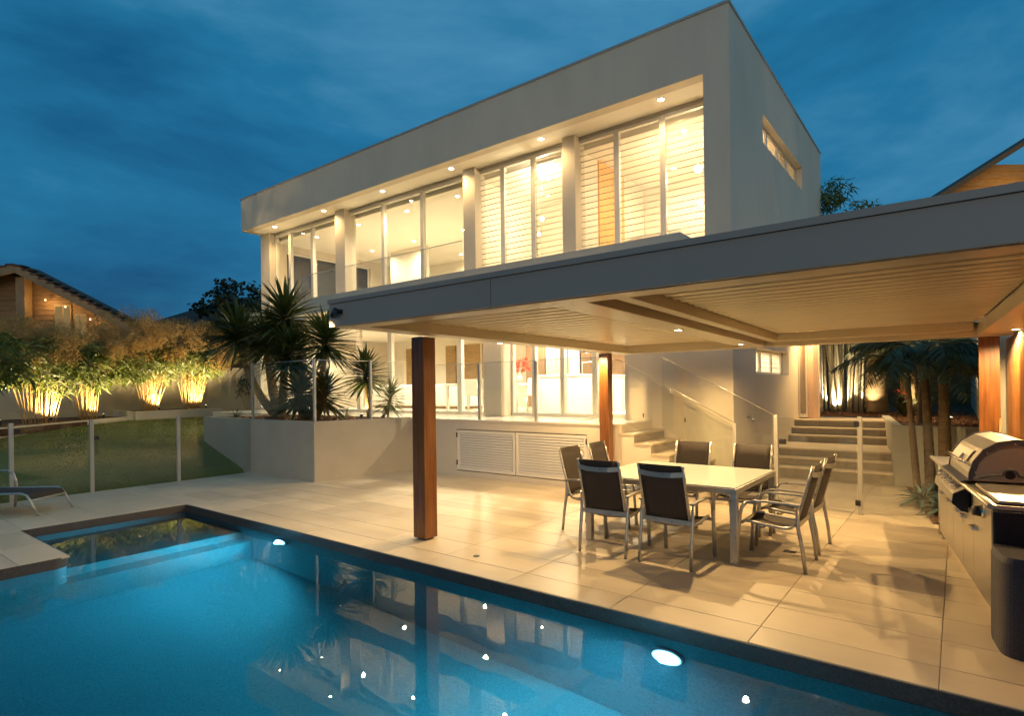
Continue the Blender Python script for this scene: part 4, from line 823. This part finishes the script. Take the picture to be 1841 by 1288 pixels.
hprof = [(.0, .935), (.005, 1.0), (.035, 1.10), (.10, 1.195), (.20, 1.262), (.32, 1.285), (.43, 1.26), (.50, 1.19), (.52, 1.08), (.52, .935)]
h_ = MB().extr([(.88, y, z_) for y, z_ in hprof], (1.03, 0, 0), 0, False); bev(h_.build('hood', 'steel', bb), .004)
for xa in (.855, 1.91):
    rp_ = MB(); n_ = len(hprof); cen = (.27, 1.02)
    outr = [((y - cen[0]) * 1.035 + cen[0], (z_ - cen[1]) * 1.035 + cen[1]) for y, z_ in hprof]
    inn = [((y - cen[0]) * .86 + cen[0], (z_ - cen[1]) * .86 + cen[1]) for y, z_ in hprof]
    for i in range(n_ - 1):
        a, b_, c, d = outr[i], outr[i + 1], inn[i + 1], inn[i]
        rp_.hexa([(xa, *a), (xa, *b_), (xa, *c), (xa, *d), (xa + .027, *a), (xa + .027, *b_), (xa + .027, *c), (xa + .027, *d)])
    rp_.build('hood_rim', 'hood_rim', bb)
    MB().extr([(xa + .006, *p_) for p_ in inn], (.014, 0, 0)).build('hood_end', 'hood', bb)
    for y, z_ in (inn[1], inn[3], inn[5], inn[7]): MB().disc((xa + .0285, y * .98 + .0, z_ + .006), .006, (1, 0, 0), 8).build('rivet', 'chrome', bb)
MB().tube([(1.938, .03, .955), (1.938, .14, .985), (1.938, .20, .995)] + [(1.938, .27 + .055 * math.cos(a), .99 + .055 * math.sin(a)) for a in (math.pi, 2.4, 1.57, .8, 0)] + [(1.938, .36, .985), (1.938, .48, .955)], .010, 8).build('end_moulding', 'hood_rim', bb)
MB().disc((1.9305, .27, .995), .036, (1, 0, 0), 18).build('spit_hole', 'black', bb)
MB().face([(1.02, -.0, 1.075), (1.72, -.0, 1.075), (1.72, .064, 1.172), (1.02, .064, 1.172)]).build('label_plate', 'white', bb)
MB().tube([(1.62, .018, 1.10), (1.62, -.012, 1.12)], .028, 14).build('thermometer', 'chrome', bb)
MB().tube([(.98, .03, 1.06), (.98, -.045, 1.09), (1.80, -.045, 1.09), (1.80, .03, 1.06)], .011, 8).build('hood_handle', 'chrome', bb)
MB().extr([(.82, -.06, .925), (1.94, -.06, .925), (1.94, .03, .955), (.82, .03, .955)], (0, 0, -.012)).build('drip_lip', 'hood_rim', bb)
bev(MB().box(2.06, 2.90, .02, .51, .907, .935).build('burner_lid', 'steel', bb), .006); MB().box(2.05, 2.905, .012, .515, .9055, .915).build('lid_seal', 'black', bb)
bev(MB().box(2.884, 2.95, -.02, .52, .56, .868).build('end_panel', 'black', bb), .01)
cv = MB(); pr_ = [(3.14 + .24 * abs(math.cos(a)) ** .4 * (1 if math.cos(a) > 0 else -1), .215 + .265 * abs(math.sin(a)) ** .4 * (1 if math.sin(a) > 0 else -1)) for a in (i * math.pi / 20 + .01 for i in range(40))]
for za, zb, sa, sb_ in ((0, .03, .99, 1), (.03, .60, 1, .985), (.60, .64, .985, .94)):
    cc = Vector((3.14, .21)); A = [(cc + (Vector(q_) - cc) * sa) for q_ in pr_]; B = [(cc + (Vector(q_) - cc) * sb_) for q_ in pr_]
    for i in range(len(pr_)): j = (i + 1) % len(pr_); cv.face([(A[i].x, A[i].y, za), (A[j].x, A[j].y, za), (B[j].x, B[j].y, zb), (B[i].x, B[i].y, zb)], 0, True)
cv.face([(q_.x, q_.y, .64) for q_ in B]); cv.build('gas_bottle_cover', 'gas_cover', bb)
bb.location = (-.19, 8.2, 0); bb.rotation_euler = (0, 0, math.atan2(-2.97, .40))
st_ = thing('broom', 'light wooden handled broom leaning on the timber wall behind the barbecue', 'broom', (.33, 8.9, 0))
MB().tube([(.33, 8.88, .1), (.40, 8.95, 1.34)], .014, 8).build('handle', 'barge', st_); MB().box(.26, .40, 8.84, 8.92, .0, .12).build('head', 'black', st_)

# ------------------------------------------------------------------ inside the house
il = thing('kitchen_island', 'long white kitchen island behind the lower windows', 'kitchen island', (-7.8, 13.2, T))
MB().box(-8.42, -7.19, 12.0, 14.4, T + .005, 2.05).build('body', 'white', il); MB().box(-8.44, -7.17, 11.98, 14.42, 2.05, 2.10).build('worktop', 'white', il)
kt = thing('kitchen_tap', 'tall square chrome tap on the white kitchen island', 'tap', (-7.3, 12.35, 2.1)); MB().tube([(-7.30, 12.35, 2.10), (-7.30, 12.35, 2.38), (-7.02, 12.35, 2.39), (-7.02, 12.35, 2.35)], .016, 8).build('spout', 'alu_white', kt)
it = thing('indoor_table', 'white dining table with red flowers behind the lower windows', 'table', (-10.2, 12.2, T))
MB().box(-11.4, -8.75, 11.65, 12.65, 1.85, 1.90).build('tabletop', 'white', it)
for x in (-11.3, -8.9):
    for y in (11.7, 12.55): MB().box(x, x + .06, y, y + .06, T + .005, 1.85).build('leg', 'white', it)
vs = thing('flower_vase', 'vase of bright red flowers on the white dining table', 'vase', (-9.0, 12.05, 1.9))
MB().tube([(-9.0, 12.05, 1.90), (-9.0, 12.05, 2.0), (-9.0, 12.05, 2.2)], [.05, .08, .05], 12).build('vase', 'table_glass', vs); q = MB()
for i in range(140):
    a = R_.uniform(0, 6.3); d = Vector((math.cos(a) * .8, math.sin(a) * .8, R_.uniform(-.1, 1.4))).normalized(); p = Vector((-9.0, 12.05, 2.22)) + d * R_.uniform(.15, .42); leaf(q, p, Vector((R_.uniform(-1, 1), R_.uniform(-1, 1), R_.uniform(-1, 1))), .075, .03, .2, seg=2)
q.build('flowers', 'flower', vs); q = MB()
for i in range(14): a = i * 2.4; q.tube([(-9.0, 12.05, 2.1), (-9.0 + .3 * math.cos(a), 12.05 + .3 * math.sin(a), 2.45 + .1 * math.sin(i))], .004, 4)
q.build('stems', 'palm_leaf', vs)
def shell_chair(lb, x, y, a):
    c = thing('indoor_chair', lb, 'chair', (0, 0, 0), 'white chairs at the indoor table')
    bevel(MB().box(-.22, .22, -.21, .22, .43, .46).build('seat', 'white', c), .01); bevel(MB().hexa([(-.22, -.21, .44), (.22, -.21, .44), (.22, -.18, .44), (-.22, -.18, .44), (-.20, -.28, .86), (.20, -.28, .86), (.20, -.255, .86), (-.20, -.255, .86)]).build('backrest', 'white', c), .008)
    for sx in (-.18, .18):
        for sy in (-.18, .18): MB().tube([(sx, sy, .43), (sx * 1.25, sy * 1.25, 0)], [.016, .011], 6).build('leg', 'white', c)
    c.location = (x, y, T + .006); c.rotation_euler = (0, 0, rad(a))
shell_chair('white dining chair at the right end of the indoor table', -8.55, 11.75, 78); shell_chair('white dining chair seen left of the wide pillar', -10.15, 11.55, 20); shell_chair('white dining chair at the front of the indoor table', -9.3, 11.35, 5)
so = thing('sofa', 'long low white sofa in the lower living room', 'sofa', (-14, 13.7, T))
bevel(MB().box(-16.3, -12.1, 13.3, 14.2, T + .08, 1.55).build('seat', 'white_soft', so), .04); bevel(MB().box(-16.3, -12.1, 13.12, 13.32, T + .08, 1.93).build('backrest', 'white_soft', so), .04)
bevel(MB().box(-12.12, -11.92, 13.2, 14.2, T + .08, 1.72).build('armrest', 'white_soft', so), .04); MB().box(-16.2, -12.0, 13.2, 14.1, T + .006, T + .08).build('base', 'cupboard', so)
for lb, x0, x1, z0, z1, mt_ in (('tall brown cupboard at the left of the kitchen wall', -11.3, -10.55, T + .005, 3.2, 'cupboard'), ('pale pink kitchen wall panel between the cupboards', -10.5, -9.7, T + .005, 3.2, 'pink_wall'), ('tall white fridge cabinet on the kitchen wall', -9.65, -9.25, T + .005, 3.3, 'white'), ('wide brown cupboard behind the kitchen tap', -9.2, -7.6, T + .005, 3.0, 'cupboard'), ('low white sideboard on the kitchen wall', -7.5, -5.6, T + .005, 2.0, 'white')):
    t_ = thing('cupboard', lb, 'cupboard', ((x0 + x1) / 2, 15.7, T)); MB().box(x0, x1, 15.5, 15.89, z0, z1).build('carcass', mt_, t_); k = max(1, round((x1 - x0) / .5))
    for i in range(k): bevel(MB().box(x0 + (x1 - x0) / k * i + .004, x0 + (x1 - x0) / k * (i + 1) - .004, 15.478, 15.498, z0 + .08, z1 - .01).build('door', mt_, t_), .003)
wl_ = thing('wine_rack', 'orange and red bottles on a slim wall rack', 'rack', (-7.35, 15.4, 2.1))
for i in range(5): MB().box(-7.42, -7.28, 15.38, 15.46, 2.1 + i * .17, 2.22 + i * .17).build('shelf_box', 'orange', wl_)
bt = thing('bathtub', 'curved white freestanding bath behind the end louvres', 'bath', (-5.1, 12.3, Z_U)); q = MB(); rings = []
for zz, sx_, sy_ in ((Z_U + .01, .70, .33), (4.75, .86, .42), (5.05, .95, .48), (5.07, .90, .43), (4.80, .78, .34), (4.6, .6, .24)):
    rings.append([(-5.1 + sx_ * math.cos(a) * abs(math.cos(a)) ** -.2 if abs(math.cos(a)) > .01 else -5.1, 12.2 + sy_ * math.sin(a), zz) for a in (i * math.pi / 12 for i in range(24))])
for r1, r2 in zip(rings, rings[1:]):
    for i in range(24): j = (i + 1) % 24; q.face([r1[i], r1[j], r2[j], r2[i]], 0, True)
q.face(rings[-1]); q.build('tub', 'white', bt)
def globe(lb, x, y, z_, e, r=.075, zc=6.947):
    t_ = thing('pendant_lamp', lb, 'pendant lamp', (x, y, z_), 'globe lamps in the upper rooms'); q = MB(); n_ = 10
    for i in range(n_):
        for j in range(16):
            P = []
            for ii, jj in ((i, j), (i, j + 1), (i + 1, j + 1), (i + 1, j)): th_ = math.pi * ii / n_; a = 2 * math.pi * jj / 16; P.append((x + r * math.sin(th_) * math.cos(a), y + r * math.sin(th_) * math.sin(a), z_ + r * math.cos(th_)))
            q.face(P if 0 < i < n_ - 1 else (P[1:] if i == 0 else P[:3]), 0, True)
    q.build('globe', 'lamp_globe', t_); MB().tube([(x, y, z_ + r * .95), (x, y, zc)], .003, 6).build('cord', 'alu_white', t_)
    lamp('POINT', (x, y, z_ - r - .03), e, WARM2, t_, .05)
globe('bright globe lamp at the right end of the upper louvres', -4.25, 12.0, 6.30, 9); globe('globe lamp hanging low behind the end louvres', -4.08, 11.6, 5.45, 3, .045); globe('bright globe lamp behind the open louvres', -7.75, 11.4, 6.78, 10, .06)
globe('small globe lamp halfway down behind the third bay', -8.2, 12.0, 6.0, 3, .045); globe('lowest small globe lamp behind the third bay', -8.25, 11.9, 5.6, 3, .04)
for lb, x, y, w_, h in (('dark sofa back standing in the upper room near the glass', -11.0, 13.0, 1.9, .75), ('dark low cabinet in the upper room behind the balustrade', -13.4, 15.0, 1.2, .95), ('small dark cabinet beside the first upper pillar', -15.9, 13.0, .6, .9)):
    t_ = thing('cabinet', lb, 'furniture', (x, y, Z_U)); bevel(MB().box(x - w_ / 2, x + w_ / 2, y, y + .45, Z_U + .08, Z_U + h).build('body', 'roof_dark', t_), .01)
    for sx in (-1, 1): MB().box(x + sx * (w_ / 2 - .08) - .02, x + sx * (w_ / 2 - .08) + .02, y + .05, y + .4, Z_U, Z_U + .08).build('leg', 'alu', t_)

# ------------------------------------------------------------------ neighbours
def local_thing(name, lb, cat, loc, a): t_ = thing(name, lb, cat, (0, 0, 0)); t_.location = loc; t_.rotation_euler = (0, 0, a); return t_
AZ = math.atan2(.609, .793)
nb = local_thing('neighbour_house', 'brown timber gabled house with tiled roof behind the bamboo', 'house', (-15.23, 19.83, 0), AZ)   # local x runs along the picture plane at 25 m
rx, rz = -20.75, 7.25
pr = lambda x: rz - .53 * (x - rx) if x > rx else rz - .24 * (rx - x)
hh_ = .26
nbw = thing('wall', None, None, (0, 0, 0)); bpy.data.objects.remove(nbw)
k = 0; zz = 2.6
while zz < 7.0:
    x1 = rx + (rz - hh_ - zz) / .53 - .35; x0 = max(-31, rx - (rz - hh_ - zz) / .24)
    if x1 > x0 + .3: MB().hexa([(x0, .02, zz), (x1, .02, zz), (x1, .30, zz), (x0, .30, zz), (x0, .05, zz + .21), (x1 - .40, .05, zz + .21), (x1 - .40, .30, zz + .21), (x0, .30, zz + .21)]).build('weatherboard', 'weatherboard', nb)
    zz += .215
for xa, xb in ((-31, rx), (rx, -15.6)):
    MB().hexa([(xa, -.75, pr(xa) - .36), (xb, -.75, pr(xb) - .36), (xb, -.68, pr(xb) - .36), (xa, -.68, pr(xa) - .36), (xa, -.75, pr(xa) - .02), (xb, -.75, pr(xb) - .02), (xb, -.68, pr(xb) - .02), (xa, -.68, pr(xa) - .02)]).build('bargeboard', 'barge', nb)
    MB().hexa([(xa, -.68, pr(xa) - .10), (xb, -.68, pr(xb) - .10), (xb, .6, pr(xb) - .10), (xa, .6, pr(xa) - .10), (xa, -.68, pr(xa)), (xb, -.68, pr(xb)), (xb, .6, pr(xb)), (xa, .6, pr(xa))]).build('roof', 'roof_tile', nb)
    n_ = int(abs(xb - xa) / .33)
    for i in range(n_):
        x = xa + (xb - xa) * (i + .5) / n_; MB().box(x - .17, x + .17, -.78, -.35, pr(x) - .03, pr(x) + .035 + .012 * (i % 2)).build('roof_tile', 'roof_tile', nb)
MB().box(-20.98, -20.60, -.40, .0, 3, 6.75).build('post', 'barge', nb)
for x0, x1, z0, z1 in ((-19.6, -18.9, 4.2, 5.6), (-18.75, -18.25, 4.2, 5.2)):
    wn_ = MB().box(x0, x1, -.06, .03, z0, z1).build('window', 'barge', nb)
    for i in range(2): a = x0 + (x1 - x0) / 2 * i; MB().box(a + .04, a + (x1 - x0) / 2 - .04, -.075, -.062, z0 + .06, z1 - .06).build('pane', 'far_window', wn_)
wlp = thing('porch_lamp', None, None); bpy.data.objects.remove(wlp)
for x, z_, e in ((-19.8, 5.75, 6), (-18.95, 5.45, 3), (-21.6, 4.2, 5), (-17.9, 4.9, 3)):
    lp_ = MB().tube([(x, -.30, z_), (x, -.30, z_ + .07)], .025, 10).build('wall_lamp', 'lamp_dim', nb); lamp('POINT', (x, -.42, z_ - .06), e, (1, .62, .22), nb, .05)
n2 = local_thing('tiled_roof_house', 'dark tiled hip roof of a house beyond the garden trees', 'house', (-19.5, 25.4, 0), AZ)
MB().hexa([(-21.5, 0, 5.2), (-12, 0, 5.2), (-12, 8, 5.2), (-21.5, 8, 5.2), (-17.5, 3.5, 7.4), (-10, 3.5, 8.2), (-10, 4.2, 8.2), (-17.5, 4.2, 7.4)]).build('roof', 'roof_dark', n2)
MB().box(-21, -12, .5, 7.5, 0, 5.2).build('wall', 'weatherboard', n2)
for i in range(30): x = -17.5 + 7.5 * i / 29; MB().tube([(x, 3.85, 7.36 + .8 * i / 29), (x + .24, 3.85, 7.39 + .8 * i / 29)], [.13, .10], 8).build('ridge_tile', 'roof_dark', n2)
n3 = local_thing('gabled_house', 'orange lit gable end of the house beyond the pergola roof', 'house', (-14.62, 19.03, 0), AZ)
def ey(x): return 9.6 + (x - 17.69) * (11.74 - 9.6) / (21.16 - 17.69)
for i in range(14):
    za = 6.6 + i * .3; xa = 17.6 + max(0, (za - 9.3) / .617); xb = 17.6 + max(0, (za + .29 - 9.3) / .617)
    if xb < 26: MB().hexa([(xa, .02, za), (26, .02, za), (26, .2, za), (xa, .2, za), (xb, .05, za + .29), (26, .05, za + .29), (26, .2, za + .29), (xb, .2, za + .29)]).build('weatherboard', 'timber_screen', n3)
MB().hexa([(17.0, -.7, ey(17) - .2), (25, -.7, ey(25) - .2), (25, -.6, ey(25) - .2), (17, -.6, ey(17) - .2), (17.0, -.7, ey(17)), (25, -.7, ey(25)), (25, -.6, ey(25)), (17, -.6, ey(17))]).build('bargeboard', 'weatherboard', n3)
MB().hexa([(17.0, -.6, ey(17) - .07), (25, -.6, ey(25) - .07), (25, .4, ey(25) - .07), (17, .4, ey(17) - .07), (17.0, -.6, ey(17)), (25, -.6, ey(25)), (25, .4, ey(25)), (17, .4, ey(17))]).build('roof', 'roof_tile', n3)
MB().box(21.9, 22.15, -.25, .01, 6, 11.8).build('post', 'timber_screen', n3)
MB().tube([(20.6, -.3, 9.0), (20.6, -.3, 9.15)], .06, 10).build('wall_lamp', 'lamp_soft', n3); lamp('POINT', (20.6, -.9, 8.9), 20, (1, .6, .15), n3, .05)
